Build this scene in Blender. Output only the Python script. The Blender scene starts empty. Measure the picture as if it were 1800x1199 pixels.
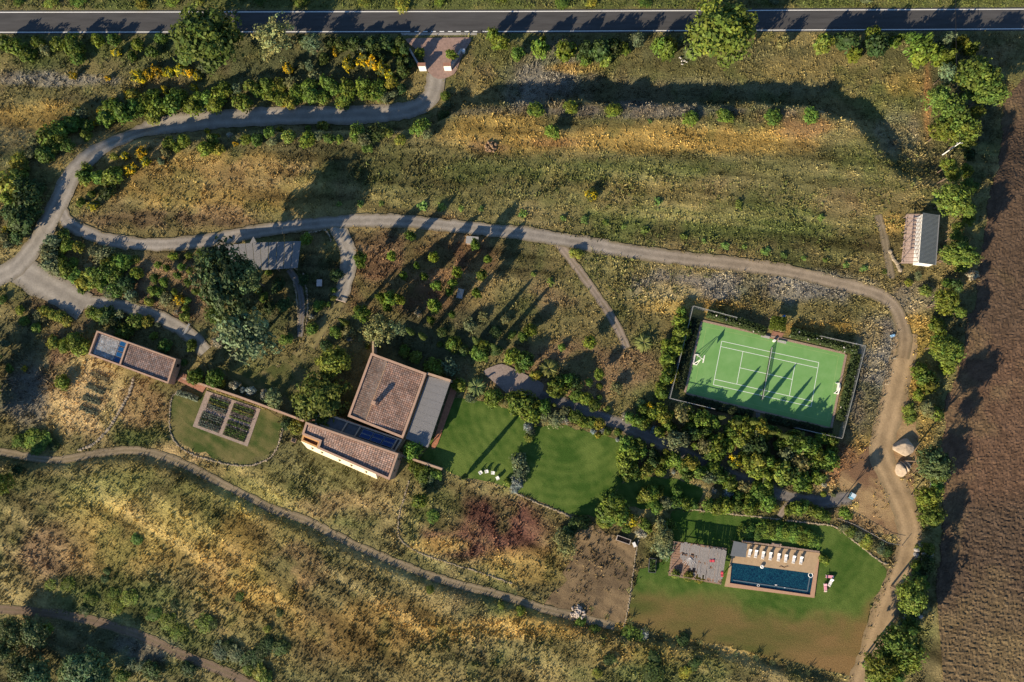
import bpy, math, random
import numpy as np
from mathutils import Vector, Matrix
from mathutils.geometry import delaunay_2d_cdt

rng = np.random.default_rng(7)
random.seed(7)
scene = bpy.context.scene
COL = scene.collection

# ------------------------------------------------------------------ camera
# drone looking almost straight down, 24 mm equivalent lens, about 168 m up
FPX, IW, IH = 1200.0, 1800.0, 1199.0
CAM_H = 168.0
down = Vector((945 - 900, -(760 - 599.5), -FPX)).normalized()
up_c = -down
ax_x = (Vector((1, 0, 0)) - up_c * up_c.x).normalized()
ax_y = up_c.cross(ax_x)
cam_data = bpy.data.cameras.new("camera")
cam_data.sensor_width = 36.0
cam_data.lens = 24.0
cam_data.clip_start = 1.0
cam_data.clip_end = 3000.0
cam = bpy.data.objects.new("camera", cam_data)
COL.objects.link(cam)
rot = Matrix(((ax_x.x, ax_x.y, ax_x.z), (ax_y.x, ax_y.y, ax_y.z), (up_c.x, up_c.y, up_c.z)))
cam.matrix_world = Matrix.Translation((0, 0, CAM_H)) @ rot.to_4x4()
scene.camera = cam

# ------------------------------------------------------------------ light
SUN_EL = math.radians(23.0)
SHADOW = Vector((0.655, 0.756, 0.0)).normalized()          # where shadows fall
world = bpy.data.worlds.new("World")
scene.world = world
world.use_nodes = True
wn = world.node_tree.nodes
wl = world.node_tree.links
bg = wn["Background"]
sky = wn.new("ShaderNodeTexSky")
sky.sky_type = 'NISHITA'
sky.sun_disc = False
sky.sun_elevation = SUN_EL
sky.sun_rotation = math.atan2(-SHADOW.x, -SHADOW.y)
sky.air_density = 1.0
sky.dust_density = 0.1
sky.ozone_density = 4.0
wl.new(sky.outputs[0], bg.inputs[0])
bg.inputs[1].default_value = 0.085
sun_data = bpy.data.lights.new("sun", 'SUN')
sun_data.energy = 5.0
sun_data.angle = math.radians(0.5)
sun_data.color = (1.0, 0.84, 0.61)
sun = bpy.data.objects.new("sun", sun_data)
sd = Vector((SHADOW.x * math.cos(SUN_EL), SHADOW.y * math.cos(SUN_EL), -math.sin(SUN_EL)))
sun.rotation_euler = sd.to_track_quat('-Z', 'Y').to_euler()
sun.location = (-60, -60, 80)
COL.objects.link(sun)
scene.view_settings.view_transform = 'Standard'
scene.view_settings.look = 'None'
scene.view_settings.exposure = 0.9
scene.view_settings.gamma = 1.0
scene.cycles.max_bounces = 5
scene.cycles.diffuse_bounces = 2
scene.cycles.glossy_bounces = 2
scene.cycles.transmission_bounces = 3
scene.cycles.transparent_max_bounces = 6

# ------------------------------------------------------------------ picture pixel <-> place
R = np.array([[ax_x.x, ax_x.y, ax_x.z], [ax_y.x, ax_y.y, ax_y.z], [up_c.x, up_c.y, up_c.z]])

def G0(px, py, z=0.0):
    """ground point seen at photo pixel (px, py) at height z"""
    px = np.asarray(px, float); py = np.asarray(py, float)
    v = np.stack([px - 900.0, -(py - 599.5), np.full_like(px, -FPX)], -1) @ R.T
    t = (z - CAM_H) / v[..., 2]
    return v[..., 0] * t, v[..., 1] * t

def PX(x, y, z):
    w = np.stack([np.asarray(x, float), np.asarray(y, float), np.asarray(z, float) - CAM_H], -1) @ R
    s = FPX / -w[..., 2]
    return 900.0 + w[..., 0] * s, 599.5 - w[..., 1] * s

# ------------------------------------------------------------------ noise
def vnoise(x, y, scale, seed):
    r = np.random.default_rng(seed)
    tab = r.random((256, 256))
    u = np.asarray(x) / scale + 1000.3; v = np.asarray(y) / scale + 1000.7
    i = np.floor(u).astype(int); j = np.floor(v).astype(int)
    f = u - i; g = v - j
    f = f * f * (3 - 2 * f); g = g * g * (3 - 2 * g)
    a = tab[i & 255, j & 255]; b = tab[(i + 1) & 255, j & 255]
    c = tab[i & 255, (j + 1) & 255]; d = tab[(i + 1) & 255, (j + 1) & 255]
    return (a * (1 - f) + b * f) * (1 - g) + (c * (1 - f) + d * f) * g

def fbm(x, y, scale, seed, octv=4):
    s = 0; a = 0.5; tot = 0
    for k in range(octv):
        s = s + a * vnoise(x, y, scale / 2 ** k, seed + k); tot += a; a *= 0.55
    return s / tot

def sstep(a, b, v):
    t = np.clip((v - a) / (b - a), 0, 1)
    return t * t * (3 - 2 * t)

# ------------------------------------------------------------------ terrain
# a scarp runs between the road level (lower) and the fields (upper)
ROAD_Z = -4.6
crest_px = [(-300, 345), (0, 330), (130, 300), (215, 272), (300, 246), (400, 240), (560, 234), (700, 231),
            (765, 224), (815, 190), (870, 178), (960, 184), (1120, 186), (1300, 184), (1420, 188), (1490, 212),
            (1530, 250), (1575, 315), (1640, 345), (1800, 350), (2200, 350)]
CR = np.stack(G0([p[0] for p in crest_px], [p[1] for p in crest_px]), -1)
bank_px = [(-60, 797), (60, 814), (110, 817), (180, 804), (250, 801), (318, 824), (398, 864), (478, 905),
           (538, 926), (618, 966), (698, 1000), (780, 1030), (880, 1056), (960, 1081), (1096, 1113), (1190, 1130), (1300, 1154), (1400, 1178), (1500, 1203), (1560, 1230)]
BK = np.stack(G0([p[0] for p in bank_px], [p[1] for p in bank_px]), -1)

def sdist(x, y, PL):
    best = np.full(x.shape, 1e9); sg = np.zeros(x.shape)
    for k in range(len(PL) - 1):
        a = PL[k]; b = PL[k + 1]; d = b - a; L2 = d @ d
        t = np.clip(((x - a[0]) * d[0] + (y - a[1]) * d[1]) / L2, 0, 1)
        qx = x - a[0] - t * d[0]; qy = y - a[1] - t * d[1]
        dist = np.hypot(qx, qy)
        cr = d[0] * (y - a[1]) - d[1] * (x - a[0])
        m = dist < best
        best = np.where(m, dist, best); sg = np.where(m, np.sign(cr), sg)
    return best * sg

def terr(x, y):
    x = np.asarray(x, float); y = np.asarray(y, float)
    d = sdist(x, y, CR) + 2.6 * (fbm(x, y, 7, 201, 3) - .5)
    xp = PX(x, y, 0 * x)[0]
    w = np.interp(xp, [100, 190, 300, 330, 1460, 1530, 1600, 1700], [22, 12, 4, 2.6, 2.8, 4.5, 12, 22])
    z = ROAD_Z * sstep(0, 1, d / w)
    db = -sdist(x, y, BK)
    fade = np.interp(xp, [-100, 1440, 1500], [1, 1, 0])
    z = z + 0.85 * fade * sstep(0, 1.3, db) * (1 - sstep(10, 40, db))
    return z

def G(px, py, dz=0.0):
    """point on the terrain (plus dz) seen at pixel"""
    px = np.asarray(px, float); py = np.asarray(py, float)
    z = np.zeros_like(px)
    for _ in range(6):
        x, y = G0(px, py, z)
        z = 0.5 * z + 0.5 * (terr(x, y) + dz)
    x, y = G0(px, py, z)
    return x, y, terr(x, y)

# ------------------------------------------------------------------ object helpers
def link(o, parent=None):
    COL.objects.link(o)
    if parent is not None:
        o.parent = parent
    return o

def tag(o, label, cat, group=None, kind=None):
    o["label"] = label
    if cat: o["category"] = cat
    if group: o["group"] = group
    if kind: o["kind"] = kind
    return o

def thing(name, label, cat, loc, rz=0.0, group=None):
    o = bpy.data.objects.new(name, None)
    o.empty_display_size = 0.3
    o.location = loc; o.rotation_euler = (0, 0, rz)
    COL.objects.link(o)
    return tag(o, label, cat, group)

def copy_tree(o, parent=None):
    c = o.copy(); COL.objects.link(c)
    if parent is not None: c.parent = parent
    for ch in o.children: copy_tree(ch, c)
    return c

class MB:
    """collects polygons in world coordinates"""
    def __init__(s): s.v = []; s.f = []; s.c = []
    def face(s, pts, col=None):
        n = len(s.v); s.v.extend(tuple(p) for p in pts); s.f.append(tuple(range(n, n + len(pts)))); s.c.append(col)
    def prism(s, poly, z0, z1, col=None, bottom=False):
        """poly: list of (x, y) counter-clockwise; z0/z1 scalars or lists"""
        n = len(poly); b = len(s.v)
        a = sum(poly[i][0] * poly[(i + 1) % n][1] - poly[(i + 1) % n][0] * poly[i][1] for i in range(n))
        if a < 0: poly = poly[::-1]
        zz0 = z0 if hasattr(z0, '__len__') else [z0] * n
        zz1 = z1 if hasattr(z1, '__len__') else [z1] * n
        if a < 0: zz0 = zz0[::-1]; zz1 = zz1[::-1]
        s.v.extend((p[0], p[1], zz0[i]) for i, p in enumerate(poly))
        s.v.extend((p[0], p[1], zz1[i]) for i, p in enumerate(poly))
        for i in range(n):
            j = (i + 1) % n
            s.f.append((b + i, b + j, b + n + j, b + n + i)); s.c.append(col)
        s.f.append(tuple(range(b + n, b + 2 * n))); s.c.append(col)
        if bottom:
            s.f.append(tuple(range(b + n - 1, b - 1, -1))); s.c.append(col)
        return s
    def box(s, cx, cy, lx, ly, z0, z1, ang=0.0, col=None):
        c, n = math.cos(ang), math.sin(ang)
        pts = [(cx + c * a * lx / 2 - n * b * ly / 2, cy + n * a * lx / 2 + c * b * ly / 2) for a, b in ((-1, -1), (1, -1), (1, 1), (-1, 1))]
        return s.prism(pts, z0, z1, col, True)
    def tube(s, p, q, r0, r1=None, n=8, col=None):
        p = Vector(p); q = Vector(q); r1 = r0 if r1 is None else r1
        d = (q - p).normalized(); u = d.orthogonal().normalized(); w = d.cross(u); b = len(s.v)
        for P_, r in ((p, r0), (q, r1)):
            for k in range(n):
                a = 2 * math.pi * k / n
                s.v.append(tuple(P_ + (u * math.cos(a) + w * math.sin(a)) * r))
        for k in range(n):
            s.f.append((b + k, b + (k + 1) % n, b + n + (k + 1) % n, b + n + k)); s.c.append(col)
        s.f.append(tuple(range(b + n - 1, b - 1, -1))); s.c.append(col)
        s.f.append(tuple(range(b + n, b + 2 * n))); s.c.append(col)
        return s
    def bar(s, p, q, w, h, col=None):
        """box-section bar lying from p to q (top at given z)"""
        p = Vector(p); q = Vector(q); d = q - p; d.z = 0; d.normalize(); o = Vector((-d.y, d.x, 0)) * w / 2
        b = len(s.v)
        for P_ in (p, q):
            for sx, dz in ((-1, -h), (1, -h), (1, 0), (-1, 0)):
                s.v.append(tuple(P_ + o * sx + Vector((0, 0, dz))))
        for k in range(4):
            s.f.append((b + k, b + (k + 1) % 4, b + 4 + (k + 1) % 4, b + 4 + k)); s.c.append(col)
        s.f.append((b + 3, b + 2, b + 1, b)); s.c.append(col)
        s.f.append((b + 4, b + 5, b + 6, b + 7)); s.c.append(col)
        return s
    def mesh(s, name, origin=(0, 0, 0), smooth=False):
        me = bpy.data.meshes.new(name)
        o = origin
        me.from_pydata([(p[0] - o[0], p[1] - o[1], p[2] - o[2]) for p in s.v], [], s.f)
        if any(c is not None for c in s.c):
            at = me.color_attributes.new("Col", 'FLOAT_COLOR', 'CORNER')
            buf = []
            for f, c in zip(s.f, s.c):
                c = c or (1, 1, 1)
                buf.extend((c[0], c[1], c[2], 1.0) * len(f))
            at.data.foreach_set("color", buf)
        if smooth:
            me.polygons.foreach_set("use_smooth", [True] * len(me.polygons))
        me.update()
        return me

def lpart(name, mb, mat, parent, smooth=False):
    """a part whose shape is given in its thing's own coordinates"""
    me = mb.mesh(name, (0, 0, 0), smooth)
    me.materials.append(mat)
    return link(bpy.data.objects.new(name, me), parent)

def wloc(o):
    v = Vector((0, 0, 0))
    while o is not None:
        v += o.location; o = o.parent
    return tuple(v)

def part(name, mb, mat, parent, smooth=False, kind=None, label=None):
    """a part whose shape is given in world coordinates under an unrotated thing"""
    me = mb.mesh(name, wloc(parent), smooth)
    me.materials.append(mat)
    o = bpy.data.objects.new(name, me)
    link(o, parent)
    if kind: o["kind"] = kind
    if label: o["label"] = label
    return o

def one(name, mb, mat, label, cat, loc, group=None, smooth=False, kind=None):
    """a thing that is one mesh, given in world coordinates"""
    me = mb.mesh(name, loc, smooth)
    me.materials.append(mat)
    o = bpy.data.objects.new(name, me); o.location = loc
    link(o)
    return tag(o, label, cat, group, kind)

# ------------------------------------------------------------------ materials
MATS = {}
def mat(name, col, rough=0.8, var=0.25, scale=1.2, bump=0.0, bscale=None, col2=None, attr=False, metallic=0.0, spec=0.3, detail=6.0, stretch=None):
    if name in MATS: return MATS[name]
    m = bpy.data.materials.new(name); m.use_nodes = True
    nt = m.node_tree; n = nt.nodes; l = nt.links
    b = n["Principled BSDF"]
    b.inputs["Roughness"].default_value = rough
    b.inputs["Metallic"].default_value = metallic
    b.inputs["Specular IOR Level"].default_value = spec
    geo = n.new("ShaderNodeNewGeometry")
    src = geo.outputs["Position"]
    if stretch:
        mp = n.new("ShaderNodeMapping"); mp.inputs["Rotation"].default_value[2] = stretch[0]
        mp.inputs["Scale"].default_value = (stretch[1], stretch[2], 1)
        l.new(src, mp.inputs["Vector"]); src = mp.outputs[0]
    nz = n.new("ShaderNodeTexNoise"); nz.inputs["Scale"].default_value = scale
    nz.inputs["Detail"].default_value = detail; nz.inputs["Roughness"].default_value = 0.65
    l.new(src, nz.inputs["Vector"])
    ramp = n.new("ShaderNodeMapRange"); ramp.inputs[1].default_value = 0.3; ramp.inputs[2].default_value = 0.7
    if col2 is not None:
        ramp.inputs[3].default_value = 0.0; ramp.inputs[4].default_value = 1.0
        l.new(nz.outputs[0], ramp.inputs[0])
        mx = n.new("ShaderNodeMix"); mx.data_type = 'RGBA'
        mx.inputs[6].default_value = (*col, 1); mx.inputs[7].default_value = (*col2, 1)
        l.new(ramp.outputs[0], mx.inputs[0]); out = mx.outputs[2]
    else:
        ramp.inputs[3].default_value = 1.0 - var; ramp.inputs[4].default_value = 1.0 + var
        l.new(nz.outputs[0], ramp.inputs[0])
        vm = n.new("ShaderNodeVectorMath"); vm.operation = 'SCALE'
        l.new(ramp.outputs[0], vm.inputs["Scale"])
        if attr:
            at = n.new("ShaderNodeAttribute"); at.attribute_name = "Col"
            l.new(at.outputs["Color"], vm.inputs[0])
        else:
            vm.inputs[0].default_value = col
        out = vm.outputs[0]
    l.new(out, b.inputs["Base Color"])
    if bump:
        n2 = n.new("ShaderNodeTexNoise"); n2.inputs["Scale"].default_value = bscale or scale * 3
        n2.inputs["Detail"].default_value = 5.0
        l.new(src, n2.inputs["Vector"])
        bp = n.new("ShaderNodeBump"); bp.inputs["Strength"].default_value = 1.0; bp.inputs["Distance"].default_value = bump
        l.new(n2.outputs[0], bp.inputs["Height"]); l.new(bp.outputs[0], b.inputs["Normal"])
    MATS[name] = m
    return m

def leaf_material():
    m = bpy.data.materials.new("leaf"); m.use_nodes = True
    nt = m.node_tree; n = nt.nodes; l = nt.links
    b = n["Principled BSDF"]; out = n["Material Output"]
    b.inputs["Roughness"].default_value = 0.65; b.inputs["Specular IOR Level"].default_value = 0.25
    at = n.new("ShaderNodeAttribute"); at.attribute_name = "Col"
    oi = n.new("ShaderNodeObjectInfo")
    mul = n.new("ShaderNodeMix"); mul.data_type = 'RGBA'; mul.blend_type = 'MULTIPLY'; mul.inputs[0].default_value = 1.0
    l.new(at.outputs["Color"], mul.inputs[6]); l.new(oi.outputs["Color"], mul.inputs[7])
    l.new(mul.outputs[2], b.inputs["Base Color"])
    tr = n.new("ShaderNodeBsdfTranslucent"); l.new(mul.outputs[2], tr.inputs["Color"])
    mx = n.new("ShaderNodeMixShader"); mx.inputs[0].default_value = 0.22
    l.new(b.outputs[0], mx.inputs[1]); l.new(tr.outputs[0], mx.inputs[2]); l.new(mx.outputs[0], out.inputs["Surface"])
    return m
LEAF = leaf_material()
BARK = mat("bark", (0.14, 0.10, 0.07), 0.9, 0.3, 6.0)

# ================================================================== SETTING
def structure(name, me, m, label=None, loc=(0, 0, 0)):
    me.materials.append(m)
    o = bpy.data.objects.new(name, me); o.location = loc
    o["kind"] = "structure"
    if label: o["label"] = label
    return link(o)

# ---- flat shapes given in photo pixels ---------------------------------------------------------
ROADLINE_T = [(-500, 23.5), (0, 22), (900, 20.5), (1800, 16.5), (2300, 14.5)]
ROADLINE_B = [(-500, 58.5), (0, 57), (900, 55.5), (1800, 51.0), (2300, 49)]
TRACKS = [   # name, colour key, widths in pixels, centre line, label
    ("gravel_track", "gravel", 18.5, [(766, 128), (765, 150), (756, 172), (735, 189), (695, 199), (600, 203), (480, 205), (380, 209),
        (295, 219), (230, 238), (170, 266), (130, 306), (108, 348), (86, 390), (56, 438), (20, 476), (-60, 510)], "curving gravel drive from the gate to the left edge"),
    ("gravel_track", "gravel2", 12.5, [(100, 352), (118, 388), (150, 408), (200, 424), (270, 430), (360, 424), (450, 408), (540, 395), (620, 389), (700, 388),
        (800, 398), (900, 408), (1000, 423), (1100, 441), (1200, 455), (1300, 465), (1400, 481), (1480, 500), (1545, 519), (1576, 545), (1590, 590), (1586, 630)], "long gravel track crossing the middle of the estate"),
    ("gravel_track", "gravel", 27, [(30, 470), (80, 500), (125, 525), (150, 540)], "gravel yard beside the shrubs on the left"),
    ("gravel_track", "gravel", 13, [(140, 530), (200, 536), (260, 550), (310, 572), (340, 594), (362, 618)], "shaded gravel lane above the annexe"),
    ("gravel_track", "gravel", 15, [(590, 392), (606, 425), (613, 460), (606, 500), (597, 528)], "short gravel lane right of the reed carport"),
    ("garden_path", "darkpath", 6, [(508, 474), (524, 500), (531, 535), (529, 575), (527, 592)], "dark path running down from the reed carport"),
    ("garden_path", "palepath", 7.5, [(978, 424), (1012, 468), (1050, 520), (1085, 575), (1102, 612)], "pale stony path slanting through the scrub"),
    ("garden_path", "darkpath", 11, [(930, 688), (1010, 715), (1100, 750), (1200, 796), (1300, 841), (1380, 871), (1440, 881), (1495, 874)], "straight dark garden path between the shrub beds"),
    ("garden_path", "darkpath", 4, [(1332, 725), (1326, 758), (1290, 800)], "narrow path from tennis court to garden path"),
    ("garden_path", "palepath", 6, [(1370, 908), (1385, 885), (1398, 868)], "short pale path down to the pool lawn"),
    ("dirt_track", "dirt", 20, [(1592, 585), (1585, 640), (1570, 700), (1555, 760), (1550, 800), (1572, 855), (1597, 915), (1597, 960), (1578, 1020), (1555, 1080), (1535, 1140), (1512, 1210), (1500, 1260)], "tan dirt track running down the right side"),
    ("dirt_track", "greydirt", 7.2, [(-60, 788), (0, 794), (60, 805), (110, 808), (180, 796), (250, 793), (320, 815), (400, 855), (480, 895), (540, 916), (620, 956), (700, 990), (780, 1020), (880, 1046), (960, 1071), (1080, 1101)], "grey dirt track curving across the lower fields"),
    ("dirt_track", "browndirt", 8, [(-60, 1066), (60, 1075), (150, 1088), (240, 1115), (320, 1150), (420, 1192), (520, 1240)], "brown dirt track in the lower left corner"),
    ("dirt_track", "greydirt", 7, [(1543, 378), (1554, 418), (1560, 455), (1566, 490)], "short dirt spur beside the grey-roofed shed"),
    ("grass_path", "mown", 13, [(596, 530), (580, 560), (555, 590), (530, 625), (500, 650), (470, 668)], "mown grass path winding down from the gravel lane"),
]
AREAS = [
    ("lawn", "lawn", [(792, 700), (832, 702), (905, 722), (932, 750), (985, 747), (1060, 765), (1093, 778), (1096, 850), (1062, 885), (1055, 910), (1000, 903), (915, 868), (900, 856), (808, 838), (735, 806), (752, 790)], "large green lawn right of the main house"),
    ("lawn", "lawn", [(1097, 846), (1140, 835), (1200, 845), (1240, 860), (1226, 893), (1165, 896), (1088, 892), (1066, 884)], "shaded strip of lawn between the shrub beds"),
    ("lawn", "poollawn", [(1180, 895), (1300, 906), (1468, 926), (1510, 955), (1545, 985), (1562, 1008), (1530, 1062), (1525, 1095), (1502, 1190), (1400, 1165), (1300, 1142), (1190, 1118), (1100, 1100), (1113, 1042), (1122, 1000), (1165, 990), (1172, 950)], "lawn around the swimming pool, drying out below"),
    ("lawn", "veglawn", [(306, 695), (300, 720), (300, 750), (310, 775), (340, 795), (400, 812), (440, 816), (470, 805), (488, 780), (496, 750), (488, 727), (465, 717), (364, 682), (332, 687)], "rounded lawn around the kitchen garden"),
    ("bare_ground", "bare", [(1000, 935), (1030, 925), (1118, 958), (1098, 1098), (960, 1062), (990, 1020), (1010, 980)], "bare brown yard with a rubble heap"),
    ("dirt_clearing", "clearing", [(1556, 700), (1598, 692), (1612, 760), (1608, 860), (1616, 930), (1575, 942), (1525, 915), (1500, 890), (1478, 862), (1478, 836), (1505, 812), (1538, 768)], "bare tan clearing beside the boulders"),
    ("ploughed_field", "field", [(1800, 130), (1766, 180), (1750, 300), (1728, 400), (1718, 500), (1694, 600), (1664, 700), (1652, 860), (1660, 900), (1650, 1000), (1636, 1100), (1618, 1240), (2300, 1300), (2300, 130)], "brown ploughed field on the right"),
    ("mown_meadow", "mown", [(392, 640), (450, 655), (500, 640), (540, 600), (560, 610), (520, 700), (420, 690)], "patchy mown grass behind the garden wall"),
    ("paved_drive", "paving", [(846, 652), (882, 638), (960, 676), (942, 707), (900, 700)], "grey brick paved drive by the palms"),
    ("paved_terrace", "terracotta", [(756, 792), (800, 660), (812, 664), (766, 790)], "terracotta paving beside the reed pergola"),
    ("entrance_paving", "entrance", [(708, 68), (832, 66), (812, 98), (800, 132), (770, 142), (752, 128), (742, 96)], "pink paved entrance before the gate"),
]
CANVAS_W, CANVAS_H, OX, OY = 2300, 1700, 250, 250
MASK = np.zeros((CANVAS_H, CANVAS_W), np.uint8)
YY, XX = np.mgrid[0:CANVAS_H, 0:CANVAS_W]
XX = XX - OX; YY = YY - OY

def stamp_poly(pts, val, grow=0):
    xs = [p[0] for p in pts]; ys = [p[1] for p in pts]
    x0, x1 = max(int(min(xs)) + OX - 2, 0), min(int(max(xs)) + OX + 3, CANVAS_W)
    y0, y1 = max(int(min(ys)) + OY - 2, 0), min(int(max(ys)) + OY + 3, CANVAS_H)
    X = XX[y0:y1, x0:x1]; Y = YY[y0:y1, x0:x1]; ins = np.zeros(X.shape, bool); n = len(pts)
    for i in range(n):
        (ax, ay), (bx, by) = pts[i], pts[(i + 1) % n]
        if ay == by: continue
        c = ((ay > Y) != (by > Y)) & (X < (bx - ax) * (Y - ay) / (by - ay) + ax)
        ins ^= c
    MASK[y0:y1, x0:x1][ins] = val

def stamp_line(pts, hw, val):
    for (ax, ay), (bx, by) in zip(pts[:-1], pts[1:]):
        x0, x1 = max(int(min(ax, bx) - hw) + OX - 2, 0), min(int(max(ax, bx) + hw) + OX + 3, CANVAS_W)
        y0, y1 = max(int(min(ay, by) - hw) + OY - 2, 0), min(int(max(ay, by) + hw) + OY + 3, CANVAS_H)
        if x1 <= x0 or y1 <= y0: continue
        X = XX[y0:y1, x0:x1]; Y = YY[y0:y1, x0:x1]; d = (bx - ax, by - ay); L2 = d[0] ** 2 + d[1] ** 2
        t = np.clip(((X - ax) * d[0] + (Y - ay) * d[1]) / L2, 0, 1)
        m = np.hypot(X - ax - t * d[0], Y - ay - t * d[1]) < hw
        MASK[y0:y1, x0:x1][m] = val

for nm, key, pts, lb in AREAS: stamp_poly(pts, 2 if key in ("mown", "bare", "clearing") else 1)
for nm, key, hw, pts, lb in TRACKS: stamp_line(pts, hw * 0.80, 1 if key != "mown" else 2)
stamp_poly([(-400, 16), (2200, 10), (2200, 55), (-400, 62)], 1)
COURT_OUT = [(1219, 537), (1522, 607), (1481, 771), (1178, 700)]
stamp_poly(COURT_OUT, 1)
for q in ([(652, 618), (800, 668), (756, 796), (690, 850), (520, 790), (540, 700), (612, 735)], [(168, 580), (322, 630), (300, 680), (150, 625)],
          [(1592, 372), (1654, 376), (1648, 470), (1584, 466)], [(380, 428), (530, 422), (526, 474), (392, 466)], [(1172, 945), (1445, 970), (1432, 1056), (1172, 1030)]):
    stamp_poly(q, 1)
BASEMASK = MASK.copy()

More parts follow.
